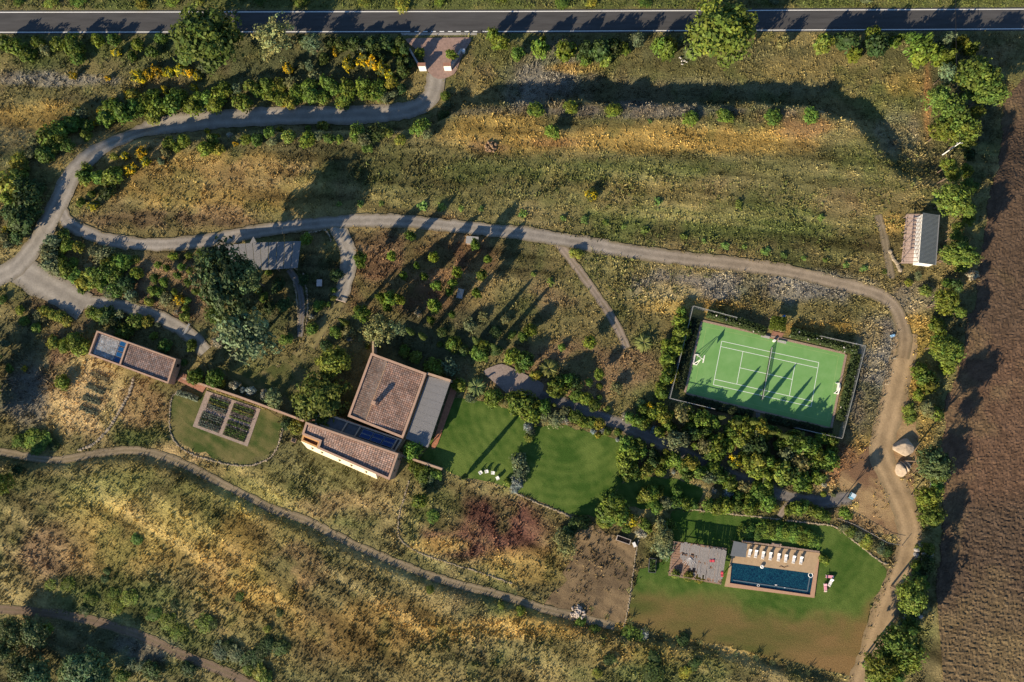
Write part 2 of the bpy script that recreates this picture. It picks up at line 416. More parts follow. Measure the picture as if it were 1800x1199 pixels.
# ---- ground colours (what grows where, plus shade painted under thickets) ---------------------------------------------------------
GOLD = (0.45, 0.30, 0.085); STRAW = (0.47, 0.37, 0.135); OLIVE = (0.165, 0.158, 0.062); GREEN = (0.105, 0.135, 0.038)
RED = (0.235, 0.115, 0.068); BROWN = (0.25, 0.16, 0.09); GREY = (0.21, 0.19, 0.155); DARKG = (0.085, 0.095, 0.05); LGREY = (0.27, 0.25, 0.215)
PATCH = [
    (350, 105, 420, 62, (0.10, 0.11, 0.05), .9), (250, 190, 330, 26, (0.09, 0.095, 0.045), .8), (460, 250, 320, 20, (0.13, 0.12, 0.055), .8), (1250, 90, 420, 24, (0.12, 0.12, 0.055), .8), (1300, 800, 260, 110, (0.11, 0.10, 0.055), .8), (240, 500, 200, 70, (0.13, 0.10, 0.06), .8), (480, 560, 90, 80, (0.09, 0.09, 0.05), .8), (1660, 200, 60, 170, (0.10, 0.10, 0.05), .8),  # ground under the thickets: dark grass deepened with painted-in shade
    (900, 5, 1200, 18, GREEN, .8), (200, 90, 260, 35, GREEN, .7), (120, 140, 160, 16, LGREY, .8), (60, 205, 130, 36, GOLD, .8), (20, 260, 60, 50, OLIVE, .8),
    (420, 330, 330, 55, GOLD, .75), (300, 385, 210, 22, BROWN, .7), (620, 330, 140, 60, OLIVE, .7), (450, 305, 120, 25, BROWN, .35),
    (960, 140, 110, 60, LGREY, .8), (1230, 158, 290, 28, (0.17, 0.165, 0.085), .95), (1010, 120, 70, 12, GOLD, .8), (1160, 125, 90, 14, OLIVE, .8), (1120, 195, 340, 14, GREY, .85), (1330, 205, 110, 16, BROWN, .5),
    (1180, 245, 330, 30, GOLD, .85), (1420, 225, 60, 18, (0.36, 0.19, 0.08), .6), (900, 235, 110, 45, GOLD, .75), (860, 260, 40, 12, RED, .5), (980, 250, 60, 12, (0.3, 0.15, 0.07), .6),
    (900, 320, 330, 55, OLIVE, .9), (1100, 300, 330, 26, GREEN, .6), (1150, 330, 180, 18, STRAW, .45), (1250, 390, 360, 62, GREEN, .85), (1420, 320, 150, 50, OLIVE, .7), (1500, 270, 60, 40, GREEN, .5), (1555, 180, 70, 40, GREEN, .6), (1590, 150, 40, 25, GOLD, .5),
    (1580, 240, 45, 60, GREY, .7), (1630, 190, 8, 70, (0.36, 0.2, 0.08), .8), (1560, 300, 70, 40, GREEN, .6), (1480, 360, 60, 40, BROWN, .4), (1570, 395, 35, 30, GOLD, .7),
    (760, 470, 160, 80, RED, .75), (720, 420, 80, 30, OLIVE, .5), (690, 440, 40, 60, BROWN, .7), (900, 540, 90, 90, OLIVE, .6), (980, 520, 70, 60, BROWN, .6), (1120, 480, 130, 50, OLIVE, .85), (1010, 660, 160, 60, BROWN, .8), (760, 590, 120, 40, DARKG, .7),
    (1330, 500, 230, 38, LGREY, .9), (1250, 540, 110, 13, GOLD, .95), (1440, 577, 110, 12, GOLD, .9), (1180, 520, 60, 24, STRAW, .6), (1540, 630, 38, 100, LGREY, .85), (1520, 590, 30, 30, STRAW, .5), (1510, 700, 24, 60, GREY, .7),
    (1610, 620, 22, 90, GOLD, .8), (1610, 520, 40, 30, GREY, .8), (1520, 810, 70, 45, GOLD, .8), (1485, 815, 30, 34, RED, .8), (1560, 880, 60, 50, GOLD, .7), (1530, 920, 50, 30, BROWN, .7), (1630, 700, 18, 130, GOLD, .5),
    (160, 690, 80, 70, STRAW, .95), (110, 660, 30, 60, BROWN, .8), (245, 720, 50, 60, BROWN, .55), (230, 760, 50, 24, GREEN, .7), (45, 690, 60, 90, GREY, .9), (20, 610, 60, 60, DARKG, .7), (70, 770, 60, 26, GREEN, .6), (330, 810, 70, 24, STRAW, .8), (450, 830, 70, 25, OLIVE, .6),
    (300, 900, 290, 90, (0.40, 0.345, 0.11), .75), (150, 850, 160, 26, GREEN, .5), (90, 970, 90, 70, BROWN, .8), (250, 960, 180, 80, GOLD, .5), (430, 1000, 140, 90, GOLD, .85), (230, 1050, 150, 45, GREEN, .7), (330, 1120, 60, 22, GREEN, .5), (120, 1025, 60, 20, GREEN, .5),
    (640, 1110, 230, 70, (0.35, 0.23, 0.075), .85), (570, 960, 130, 50, OLIVE, .7), (530, 1000, 60, 40, BROWN, .55), (720, 1000, 90, 40, OLIVE, .8), (480, 1150, 90, 50, OLIVE, .7), (560, 840, 90, 30, OLIVE, .7), (600, 890, 90, 25, BROWN, .6), (640, 910, 60, 20, GREEN, .5),
    (860, 930, 125, 68, (0.15, 0.066, 0.048), .95), (760, 890, 60, 40, GREEN, .6), (720, 930, 18, 50, GREEN, .5), (880, 1000, 90, 24, STRAW, .6), (930, 990, 80, 30, GOLD, .5), (760, 960, 60, 14, GOLD, .6),
    (1050, 960, 60, 70, BROWN, .5), (960, 1100, 260, 26, GOLD, .85), (1200, 1150, 300, 26, GOLD, .55), (900, 1150, 260, 30, OLIVE, .6), (1180, 1185, 260, 22, GREEN, .5), (1300, 1165, 130, 14, OLIVE, .7), (860, 1075, 90, 12, GREEN, .4),
    (1630, 960, 26, 90, OLIVE, .5), (1560, 1140, 30, 60, OLIVE, .6), (60, 1130, 160, 60, DARKG, .7), (270, 1140, 60, 26, GREY, .7), (460, 1100, 60, 30, OLIVE, .5), (650, 300, 60, 60, GREEN, .3), (540, 500, 60, 60, DARKG, .7), (250, 500, 190, 60, BROWN, .7),
    (100, 620, 20, 50, RED, .4), (1720, 190, 40, 120, DARKG, .7), (470, 640, 80, 40, OLIVE, .7), (1290, 760, 220, 90, BROWN, .6), (1150, 920, 60, 40, GREEN, .6), (155, 705, 85, 85, (0.60, 0.43, 0.20), 1.0), (250, 715, 42, 60, (0.30, 0.20, 0.09), .9), (235, 768, 50, 18, GREEN, .8), (320, 800, 70, 22, (0.56, 0.40, 0.18), .9), (400, 830, 60, 14, STRAW, .8),
]

def albedo(px, py, x, y):
    """colour of what covers the ground at a place (dark patches also hold painted shade)"""
    n1 = fbm(x, y, 22, 11); n2 = fbm(x, y, 7, 21); n3 = fbm(x, y, 1.8, 31, 3); n4 = fbm(x, y, 12, 41)
    wob = (fbm(x, y, 14, 51) - 0.5) * 1.5
    c = np.empty(px.shape + (3,)); c[:] = (0.225, 0.185, 0.076)
    dark = np.array((0.135, 0.135, 0.055))
    c = c + (dark - c) * sstep(.42, .62, n1)[..., None] * .7
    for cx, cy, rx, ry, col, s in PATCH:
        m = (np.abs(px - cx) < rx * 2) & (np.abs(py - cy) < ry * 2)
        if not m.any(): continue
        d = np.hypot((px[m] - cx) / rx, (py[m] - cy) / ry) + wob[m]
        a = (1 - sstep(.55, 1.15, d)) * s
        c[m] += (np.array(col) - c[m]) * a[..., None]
    g = np.array(GREEN); st = np.array(STRAW); br = np.array((0.17, 0.11, 0.065))
    a = sstep(.54, .7, n2) * .45; c += (g - c) * a[..., None]
    a = sstep(.56, .72, n4) * .3; c += (br - c) * a[..., None]
    a = sstep(.6, .8, 1 - n2) * .25; c += (st - c) * a[..., None]
    # mowing and ploughing left long streaks: along the track in the upper meadow, down the slope in the lower field
    ang = np.interp(py, [500, 800], [-0.13, -0.52]); ca, sa = np.cos(ang), np.sin(ang)
    uu = x * ca + y * sa; vv = -x * sa + y * ca
    st1 = fbm(uu / 14, vv, 3.2, 141, 3); st2 = fbm(uu / 9, vv, 1.1, 151, 2)
    amt = np.interp(py, [180, 230, 470, 520, 800, 860], [.3, 1, 1, .3, .3, 1])
    k = 1 + amt * (1.7 * (st1 - .5) + .9 * (st2 - .5))
    c = c + (np.array((.30, .22, .10)) - c) * (np.clip(st1 - .5, 0, 1) * 1.2 * amt)[..., None]
    k = k * np.interp(py, [780, 860], [.95, 1.12])
    return c * (np.clip(k, .35, 1.9) * (0.66 + 0.68 * n3))[..., None]

# ---- ground sheet ---------------------------------------------------------------------------
def axis(a, b, step, far):
    out = [a - far, a - far * .5, a - far * .2, a - far * .07] + list(np.arange(a, b, step)) + [b, b + far * .07, b + far * .2, b + far * .5, b + far]
    return np.array(out)
gx = axis(-150, 145, 0.8, 900); gy = axis(-85, 130, 0.8, 900)
GX, GY = np.meshgrid(gx, gy)
GZ = terr(GX, GY)
px, py = PX(GX, GY, GZ)
gc = albedo(px, py, GX, GY) * 0.82      # ground toned darker than the blades
ny, nx = GX.shape

def grid_mesh(name, X, Y, Z, C=None, smooth=True):
    ny, nx = X.shape
    me = bpy.data.meshes.new(name)
    idx = np.arange(ny * nx).reshape(ny, nx)
    f = np.stack([idx[:-1, :-1], idx[:-1, 1:], idx[1:, 1:], idx[1:, :-1]], -1).reshape(-1, 4)
    return np_mesh(name, np.stack([X, Y, Z], -1).reshape(-1, 3), f, None if C is None else C.reshape(-1, 3), smooth)

def np_mesh(name, v, f, vcol=None, smooth=True):
    me = bpy.data.meshes.new(name)
    k = f.shape[1]
    me.vertices.add(len(v)); me.vertices.foreach_set("co", v.astype(np.float32).ravel())
    me.loops.add(f.size); me.loops.foreach_set("vertex_index", f.astype(np.int32).ravel())
    me.polygons.add(len(f)); me.polygons.foreach_set("loop_start", (np.arange(len(f)) * k).astype(np.int32))
    me.polygons.foreach_set("loop_total", np.full(len(f), k, np.int32))
    me.polygons.foreach_set("use_smooth", np.full(len(f), smooth, bool))
    if vcol is not None:
        at = me.color_attributes.new("Col", 'FLOAT_COLOR', 'POINT')
        at.data.foreach_set("color", np.concatenate([vcol, np.ones((len(vcol), 1))], 1).astype(np.float32).ravel())
    me.update(); me.validate()
    return me

M_GROUND = mat("meadow_soil", (1, 1, 1), 0.95, 0.35, 2.2, bump=0.2, bscale=2.2, attr=True, spec=0.1)
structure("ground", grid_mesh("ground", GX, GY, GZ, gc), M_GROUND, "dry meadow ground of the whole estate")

# ---- draped sheets --------------------------------------------------------------------------
def drape(pts_px, dz, step=1.0, noise=0.0, cols=None):
    """triangulated sheet over the terrain inside a pixel polygon"""
    pts = []
    for (ax, ay), (bx, by) in zip(pts_px, pts_px[1:] + pts_px[:1]):
        n = max(1, int(math.hypot(bx - ax, by - ay) / 9))
        for k in range(n):
            pts.append((ax + (bx - ax) * k / n, ay + (by - ay) * k / n))
    cols_jit = 1.3 if cols is not None and cols[2] > 0 else 4.0
    A = np.array(pts); A = 0.5 * A + 0.25 * np.roll(A, 1, 0) + 0.25 * np.roll(A, -1, 0)
    if cols is not None: A = A + rng.normal(size=A.shape) * cols_jit
    x, y, z = G(A[:, 0], A[:, 1])
    B = np.stack([x, y], -1)
    ix, iy = np.meshgrid(np.arange(x.min() + .3, x.max(), step), np.arange(y.min() + .3, y.max(), step))
    ix = ix.ravel(); iy = iy.ravel()
    ins = np.zeros(ix.shape, bool); n = len(B)
    for i in range(n):
        a = B[i]; b = B[(i + 1) % n]
        if a[1] == b[1]: continue
        ins ^= ((a[1] > iy) != (b[1] > iy)) & (ix < (b[0] - a[0]) * (iy - a[1]) / (b[1] - a[1]) + a[0])
    V = [Vector(p) for p in B] + [Vector((p, q)) for p, q in zip(ix[ins], iy[ins])]
    E = [(i, (i + 1) % n) for i in range(n)]
    v2, e2, f2, *_ = delaunay_2d_cdt(V, E, [list(range(n))], 1, 1e-4)
    vx = np.array([v.x for v in v2]); vy = np.array([v.y for v in v2])
    vz = terr(vx, vy) + dz
    if noise: vz = vz + noise * (rng.random(len(vz)))
    vc = None
    if cols is not None:
        mx_, my_ = vx.mean(), vy.mean()
        n1 = fbm(vx, vy, 9, 301); n2 = fbm(vx, vy, 2.2, 311, 3)
        rings = np.sin(np.hypot(vx - mx_ - 9, vy - my_ - 14) * 2 * math.pi / 2.3 + 5 * n1)
        n3 = fbm(vx, vy, .9, 331, 2) - .5; sk = fbm((vx * .85 - vy * .5) / 7, vx * .5 + vy * .85, 1.3, 341, 3) - .5
        a = np.clip(.5 + 1.7 * (n1 - .5) + .9 * (n2 - .5) + .6 * n3 + (1.5 if cols[2] == 0 else .5) * sk + cols[2] * rings, 0, 1)[:, None]
        vc = np.array(cols[0]) * (1 - a) + np.array(cols[1]) * a
        if len(cols) > 3:      # the watered lawn dries out towards its lower side
            vpx, vpy = PX(vx, vy, vz)
            d_ = sstep(-14, 40, vpy - np.interp(vpx, [1100, 1270, 1420, 1500, 1560], [1026, 1052, 1078, 1090, 1040]) + 60 * (n1 - .5) + 26 * (n2 - .5))[:, None]
            b_ = np.clip(.5 + 2.2 * (fbm(vx / 3, vy, 6, 321) - .5), 0, 1)[:, None]
            vc = vc * (1 - d_) + (np.array(cols[3]) * (1 - b_) + np.array(cols[4]) * b_) * d_
    return np_mesh("sheet", np.stack([vx, vy, vz], -1), np.array([list(f) for f in f2 if len(f) == 3]), vc)

def catmull(pts, step=7.0):
    P = [pts[0]] + list(pts) + [pts[-1]]; out = []
    for i in range(1, len(P) - 2):
        p0, p1, p2, p3 = (np.array(p, float) for p in P[i - 1:i + 3])
        n = max(2, int(np.linalg.norm(p2 - p1) / step))
        for k in range(n):
            t = k / n
            out.append(0.5 * ((2 * p1) + (-p0 + p2) * t + (2 * p0 - 5 * p1 + 4 * p2 - p3) * t * t + (-p0 + 3 * p1 - 3 * p2 + p3) * t ** 3))
    out.append(np.array(pts[-1], float))
    return np.array(out)

def ribbon(pts_px, hw_px, dz, col, cross=12, seed=1, blend=None):
    c = catmull(pts_px, 3.2)
    x, y, z = G(c[:, 0], c[:, 1]); C = np.stack([x, y], -1)
    T = np.gradient(C, axis=0); T /= np.linalg.norm(T, axis=1)[:, None]; N = np.stack([-T[:, 1], T[:, 0]], -1)
    hw = hw_px / 7.1
    s = np.linspace(-1, 1, cross + 1)[:, None]
    S = np.repeat(s, len(C), 1)
    wob = lambda k: (fbm(C[:, 0], C[:, 1], 9, seed * 7 + k) - .5) * .5 + (fbm(C[:, 0], C[:, 1], 1.6, seed * 7 + k + 3, 2) - .5) * min(.5, .7 / hw)
    w = hw * S * (1 + np.where(S < 0, wob(1)[None], wob(2)[None]) * np.abs(S))
    X = C[:, 0][None] - N[:, 0][None] * w; Y = C[:, 1][None] - N[:, 1][None] * w
    # wheel ruts are paler and compacted, crown and margins carry soil and weeds
    a = np.abs(S); rut = np.exp(-((a - .45) / .2) ** 2); marg = sstep(.62, 1.0, a + .35 * (fbm(X, Y, 2.5, seed + 40) - .5))
    t = .84 + .26 * rut + .45 * (fbm(X, Y, 5, seed + 50) - .5) + .3 * (fbm(X, Y, 1.1, seed + 60, 2) - .5)
    cc = np.repeat(np.array(col, float)[None], len(C), 0)
    if blend is not None:      # the gravel gives way to bare dirt
        e = sstep(.55, .8, np.linspace(0, 1, len(C)))[:, None] * .55 + sstep(.93, 1.0, np.linspace(0, 1, len(C)))[:, None] * .45
        cc = cc * (1 - e) + np.array(blend) * e
    vc = cc[None] * t[..., None]
    if hw < 1.35:      # weeds along the middle of the field tracks
        marg = np.maximum(marg, .75 * np.exp(-(a / .2) ** 2) * sstep(.35, .6, fbm(X, Y, 4, seed + 80)))
    vc = vc + (np.array((.17, .135, .075)) * (.7 + .6 * fbm(X, Y, 2, 5))[..., None] - vc) * (marg * (.45 if hw > 1.9 else .8))[..., None]
    return grid_mesh("ribbon", X[::-1], Y[::-1], terr(X[::-1], Y[::-1]) + dz, vc[::-1])

M_GRAVEL = mat("gravel", (0.30, 0.275, 0.235), 0.95, 0.3, 0.9, bump=0.03, bscale=5, detail=8)
MK = {
    "gravel": M_GRAVEL,
    "darkpath": mat("dark_path", (0.17, 0.15, 0.14), 0.95, 0.35, 2.5, bump=0.03, bscale=6),
    "palepath": mat("pale_path", (0.34, 0.30, 0.26), 0.95, 0.5, 2.0, bump=0.06, bscale=3),
    "dirt": mat("tan_dirt", (0.31, 0.21, 0.11), 0.95, 0.35, 1.0, bump=0.05, bscale=3),
    "greydirt": mat("grey_dirt", (0.25, 0.20, 0.135), 0.95, 0.4, 1.2, bump=0.08, bscale=2),
    "browndirt": mat("brown_dirt", (0.17, 0.12, 0.085), 0.95, 0.35, 1.2, bump=0.08, bscale=2),
    "mown": mat("mown_grass", (0.15, 0.14, 0.055), 0.95, 0.4, 1.5, bump=0.08, bscale=4, col2=(0.08, 0.10, 0.03)),
    "lawn": mat("lawn_grass", (0.040, 0.078, 0.012), 0.9, 0.3, 0.35, bump=0.10, bscale=5, col2=(0.058, 0.105, 0.017), spec=0.15),
    "veglawn": mat("garden_grass", (0.062, 0.085, 0.02), 0.9, 0.3, 0.6, bump=0.10, bscale=4, col2=(0.14, 0.125, 0.045), spec=0.15),
    "drylawn": mat("dry_grass_lawn", (0.085, 0.092, 0.024), 0.95, 0.3, 0.22, bump=0.10, bscale=4, col2=(0.185, 0.115, 0.048), spec=0.1),
    "bare": mat("bare_soil", (0.20, 0.135, 0.082), 0.95, 0.4, 1.4, bump=0.15, bscale=1.5, stretch=(0.5, 1, 2.2)),
    "field": None,
    "paving": mat("brick_paving", (0.24, 0.19, 0.165), 0.9, 0.3, 3.0),
    "terracotta": mat("terracotta_paving", (0.36, 0.155, 0.085), 0.9, 0.3, 3.0),
    "entrance": mat("pink_paving", (0.28, 0.185, 0.15), 0.9, 0.25, 1.5),
}
lift = 0.05
TRACKCOL = {"gravel2": (.265, .235, .20), "gravel": (.285, .255, .215), "darkpath": (.16, .145, .135), "palepath": (.25, .20, .155), "dirt": (.33, .235, .135), "greydirt": (.22, .175, .115), "browndirt": (.16, .115, .08), "mown": (.20, .17, .075)}
M_TRACK = mat("track_surface", (1, 1, 1), 0.95, 0.14, 2.5, bump=0.04, bscale=5, attr=True, spec=0.1)
for k, (nm, key, hw, pts, lb) in enumerate(TRACKS):
    structure(nm, ribbon(pts, hw, lift + 0.008 * (len(TRACKS) - k), TRACKCOL[key], seed=k + 3, blend=(.27, .195, .115) if key == "gravel2" else None), M_TRACK, lb)
LAWNCOL = {"lawn": ((.040, .085, .013), (.105, .150, .032), .16), "veglawn": ((.05, .074, .018), (.15, .13, .05), 0), "mown": ((.07, .08, .025), (.17, .14, .06), 0), "bare": ((.12, .085, .05), (.235, .165, .09), 0), "clearing": ((.17, .10, .058), (.33, .225, .115), 0),
           "poollawn": ((.040, .085, .013), (.095, .140, .030), .12, (.075, .085, .022), (.20, .125, .052))}
M_LAWN = mat("lawn_blades", (1, 1, 1), 0.95, 0.22, 3.0, bump=0.09, bscale=6, attr=True, spec=0.1)
for k, (nm, key, pts, lb) in enumerate(AREAS):
    if key == "field": continue
    structure(nm, drape(pts, 0.03 + 0.006 * k + (0.12 if key in ("terracotta", "entrance", "paving") else 0), 0.5 if key in LAWNCOL else 1.0, cols=LAWNCOL.get(key)), M_LAWN if key in LAWNCOL else MK[key], lb)

# ploughed field: a rough sheet of clods
fx = np.arange(92, 150, 0.36); fy = np.arange(-84, 110, 0.36)
FX, FY = np.meshgrid(fx, fy)
FX = FX + (rng.random(FX.shape) - .5) * .2; FY = FY + (rng.random(FY.shape) - .5) * .2
FZ0 = terr(FX, FY); fpx, fpy = PX(FX, FY, FZ0)
edge = np.array([(p[1], p[0]) for p in AREAS[6][2][:12]])
lim = np.interp(fpy, edge[:, 0], edge[:, 1]) + (fbm(FX, FY, 5, 77) - .5) * 22
furrow = 0.5 + 0.5 * np.sin((FY * 0.97 + FX * 0.22 + 2.6 * fbm(FX, FY, 11, 5)) * 2 * math.pi / 1.25)
rough = np.interp(fpy, [300, 860, 900], [0.75, 0.75, 1.0])
FZ = FZ0 + 0.04 + rough * (0.26 * rng.random(FX.shape) ** 1.6 + 0.09 * furrow * np.interp(fpy, [850, 910], [.1, 1]) + 0.05 * fbm(FX, FY, 3, 61))
keep = (fpx > lim) & (fpy > 128 + (fbm(FX, FY, 6, 9) - .5) * 30)
FZ = np.where(keep, FZ, FZ0 - 0.6)
t = np.stack([fbm(FX, FY, 16, 71), fbm(FX, FY, 1.2, 81, 2)], -1)
red = np.interp(fpy, [560, 640, 860, 900], [.35, 1, 1, .2])[..., None]
fc = np.array((0.080, 0.058, 0.040)) * (1 - red) + np.array((0.118, 0.072, 0.046)) * red
straw = sstep(.55, .75, fbm(FX, FY, 9, 91))[..., None] * .35 + sstep(1020, 1150, fpy)[..., None] * .45
fc = fc + (np.array((0.19, 0.14, 0.07)) - fc) * straw
fc = fc * (0.65 + .7 * t[..., 1:2])
idx = np.arange(FX.size).reshape(FX.shape)
f = np.stack([idx[:-1, :-1], idx[:-1, 1:], idx[1:, 1:], idx[1:, :-1]], -1)
kf = (keep[:-1, :-1] | keep[:-1, 1:] | keep[1:, 1:] | keep[1:, :-1])
fme = np_mesh("ploughed_field", np.stack([FX, FY, FZ], -1).reshape(-1, 3), f[kf], fc.reshape(-1, 3), False)
structure("ploughed_field", fme, mat("ploughed_soil", (1, 1, 1), 0.98, 0.3, 4.0, bump=0.06, bscale=6, attr=True, spec=0.05), AREAS[6][3])

# ---- road -----------------------------------------------------------------------------------
def strip(line_a, line_b, dz, n=120):
    xs = np.linspace(-480, 2280, n)
    ya = np.interp(xs, [p[0] for p in line_a], [p[1] for p in line_a]); yb = np.interp(xs, [p[0] for p in line_b], [p[1] for p in line_b])
    xa, ya_ = G0(xs, ya, ROAD_Z); xb, yb_ = G0(xs, yb, ROAD_Z)
    X = np.stack([xb, xb + (xa - xb) / 2, xa]); Y = np.stack([yb_, (ya_ + yb_) / 2, ya_])
    return grid_mesh("strip", X, Y, np.full(X.shape, ROAD_Z + dz))
off = lambda L, d: [(p[0], p[1] + d) for p in L]
M_ASPH = mat("asphalt", (0.062, 0.06, 0.06), 0.9, 0.25, 0.8, bump=0.01, bscale=9, stretch=(0, 0.15, 1.2))
M_PAINT = mat("road_paint", (0.75, 0.74, 0.70), 0.7, 0.12, 2.0)
road = structure("road", strip(off(ROADLINE_T, -3.2), off(ROADLINE_B, 3.0), 0.06), M_ASPH, "straight asphalt road along the top edge")
def paint(name, me):
    me.materials.append(M_PAINT)
    return link(bpy.data.objects.new(name, me), road)
paint("edge_line", strip(off(ROADLINE_T, -.8), off(ROADLINE_T, .7), 0.066))
def lineseg(x0, x1, hw=.7, dz=0.066, base=ROADLINE_B):
    xs = np.linspace(x0, x1, max(2, int((x1 - x0) / 12)))
    y = np.interp(xs, [p[0] for p in base], [p[1] for p in base])
    xa, ya = G0(xs, y - hw, ROAD_Z); xb, yb = G0(xs, y + hw, ROAD_Z)
    return grid_mesh("line", np.stack([xb, xa]), np.stack([yb, ya]), np.full((2, len(xs)), ROAD_Z + dz))
paint("edge_line", lineseg(-480, 721)); paint("edge_line", lineseg(848, 2280))
for k in range(8):
    paint("dash_line", lineseg(729 + 14.6 * k, 737 + 14.6 * k))
me = lineseg(705, 838, 2.2, 0.064, off(ROADLINE_B, 4.2)); me.materials.append(mat("pale_apron", (0.30, 0.28, 0.25), 0.9, 0.2, 2))
link(bpy.data.objects.new("apron", me), road)

# ================================================================== VEGETATION
def icosphere(sub):
    t = (1 + 5 ** .5) / 2
    v = [(-1, t, 0), (1, t, 0), (-1, -t, 0), (1, -t, 0), (0, -1, t), (0, 1, t), (0, -1, -t), (0, 1, -t), (t, 0, -1), (t, 0, 1), (-t, 0, -1), (-t, 0, 1)]
    v = [np.array(p) / np.linalg.norm(p) for p in v]
    f = [(0, 11, 5), (0, 5, 1), (0, 1, 7), (0, 7, 10), (0, 10, 11), (1, 5, 9), (5, 11, 4), (11, 10, 2), (10, 7, 6), (7, 1, 8), (3, 9, 4), (3, 4, 2), (3, 2, 6), (3, 6, 8), (3, 8, 9), (4, 9, 5), (2, 4, 11), (6, 2, 10), (8, 6, 7), (9, 8, 1)]
    for _ in range(sub):
        cache = {}; nf = []
        def mid(a, b):
            k = (min(a, b), max(a, b))
            if k not in cache:
                m = v[a] + v[b]; v.append(m / np.linalg.norm(m)); cache[k] = len(v) - 1
            return cache[k]
        for a, b, c in f:
            x, y, z = mid(a, b), mid(b, c), mid(c, a)
            nf += [(a, x, z), (b, y, x), (c, z, y), (x, y, z)]
        f = nf
    return np.array(v), np.array(f)
ICO1 = icosphere(1); ICO2 = icosphere(2)

def leaf_quads(r, centres, normals, size, elong=1.5):
    """quads at centres facing normals"""
    n = len(centres)
    N = normals / np.linalg.norm(normals, axis=1)[:, None]
    a = r.normal(size=(n, 3)); u = np.cross(N, a); u /= np.linalg.norm(u, axis=1)[:, None] + 1e-9
    w = np.cross(N, u)
    s = size * (0.6 + 0.8 * r.random((n, 1)))
    u = u * s * elong * .5; w = w * s * .5
    bend = N * s * .18
    return np.stack([centres - u, centres - w * .9 + bend, centres + u, centres + w * .9 + bend], 1).reshape(-1, 3)

def crown_mesh(name, seed, clumps, per, leaf, flat=1.0, low=-1.0, lump=.25, clump_r=.3, core=.7, col=(1, 1, 1), flower=None, open_=0.0):
    """unit crown around the origin: leaf clumps over a lumpy ellipsoid"""
    r = np.random.default_rng(seed)
    d = r.normal(size=(clumps, 3)); d /= np.linalg.norm(d, axis=1)[:, None]
    d[:, 2] = np.where(d[:, 2] < low, -d[:, 2] * .5, d[:, 2])
    rad = (1 - clump_r) * (1 - lump + lump * 1.6 * r.random(clumps)) * np.where(r.random(clumps) < .22 + open_, .55 + .4 * r.random(clumps), 1)
    # lobes: a few big directions stick out
    lob = r.normal(size=(6, 3)); lob /= np.linalg.norm(lob, axis=1)[:, None]
    rad = rad * (0.82 + 0.3 * np.max(d @ lob.T, axis=1) ** 3)
    c = d * rad[:, None]
    cs = clump_r * (0.6 + 0.8 * r.random(clumps))
    e = r.normal(size=(clumps, per, 3)); e /= np.linalg.norm(e, axis=2)[..., None]
    e[..., 2] = np.abs(e[..., 2]) * .8 - .15
    p = (c[:, None, :] + e * (cs[:, None, None] * (0.55 + .45 * r.random((clumps, per, 1)))))
    nn = e * .75 + d[:, None, :] * .35 + r.normal(size=e.shape) * .45 + np.array((0, 0, .25))
    p = p.reshape(-1, 3); nn = nn.reshape(-1, 3)
    p[:, 2] *= flat
    v = leaf_quads(r, p, nn, leaf)
    tone = np.repeat(0.55 + 0.85 * r.random(clumps), per) * (0.75 + .5 * r.random(clumps * per))
    hue = np.repeat(r.normal(size=clumps) * .10, per)
    base = np.stack([tone * (1 + hue), tone, tone * (1 - .6 * hue)], -1) * np.array(col)
    if flower is not None:
        fl = (r.random(clumps) < flower[1]).repeat(per) & (p[:, 2] > -.3) & (r.random(clumps * per) < .85)
        base[fl] = np.array(flower[0]) * (0.7 + .5 * r.random((fl.sum(), 1)))
    f = np.arange(len(v)).reshape(-1, 4)
    vc = np.repeat(base, 4, 0)
    # added dark core that keeps light from passing straight through
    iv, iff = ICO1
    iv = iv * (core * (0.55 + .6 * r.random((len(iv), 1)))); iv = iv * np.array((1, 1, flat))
    me = bpy.data.meshes.new(name)
    off = len(v)
    V = np.concatenate([v, iv])
    me.vertices.add(len(V)); me.vertices.foreach_set("co", V.astype(np.float32).ravel())
    loops = np.concatenate([f.ravel(), (iff + off).ravel()])
    me.loops.add(len(loops)); me.loops.foreach_set("vertex_index", loops.astype(np.int32))
    nq, nt = len(f), len(iff)
    me.polygons.add(nq + nt)
    me.polygons.foreach_set("loop_start", np.concatenate([np.arange(nq) * 4, nq * 4 + np.arange(nt) * 3]).astype(np.int32))
    me.polygons.foreach_set("loop_total", np.concatenate([np.full(nq, 4), np.full(nt, 3)]).astype(np.int32))
    at = me.color_attributes.new("Col", 'FLOAT_COLOR', 'POINT')
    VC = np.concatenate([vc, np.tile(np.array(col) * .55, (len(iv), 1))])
    at.data.foreach_set("color", np.concatenate([VC, np.ones((len(VC), 1))], 1).astype(np.float32).ravel())
    me.update()
    me.materials.append(LEAF)
    return me

def raw_mesh(name, v, f, vc):
    me = np_mesh(name, np.asarray(v, float), np.asarray(f), np.asarray(vc, float), False)
    me.materials.append(LEAF)
    return me

def shrub_protos(name, k, **kw):
    out = []
    for i in range(k):
        me = crown_mesh(name, 100 + i * 17 + len(name) * 31, **kw)
        co = np.empty(len(me.vertices) * 3, np.float32); me.vertices.foreach_get("co", co)
        co = co.reshape(-1, 3); co[:, 2] += .62 * kw.get("flat", 1.0); co[:, 2] = np.maximum(co[:, 2], -.02)
        me.vertices.foreach_set("co", co.ravel()); me.update()
        out.append(me)
    return out

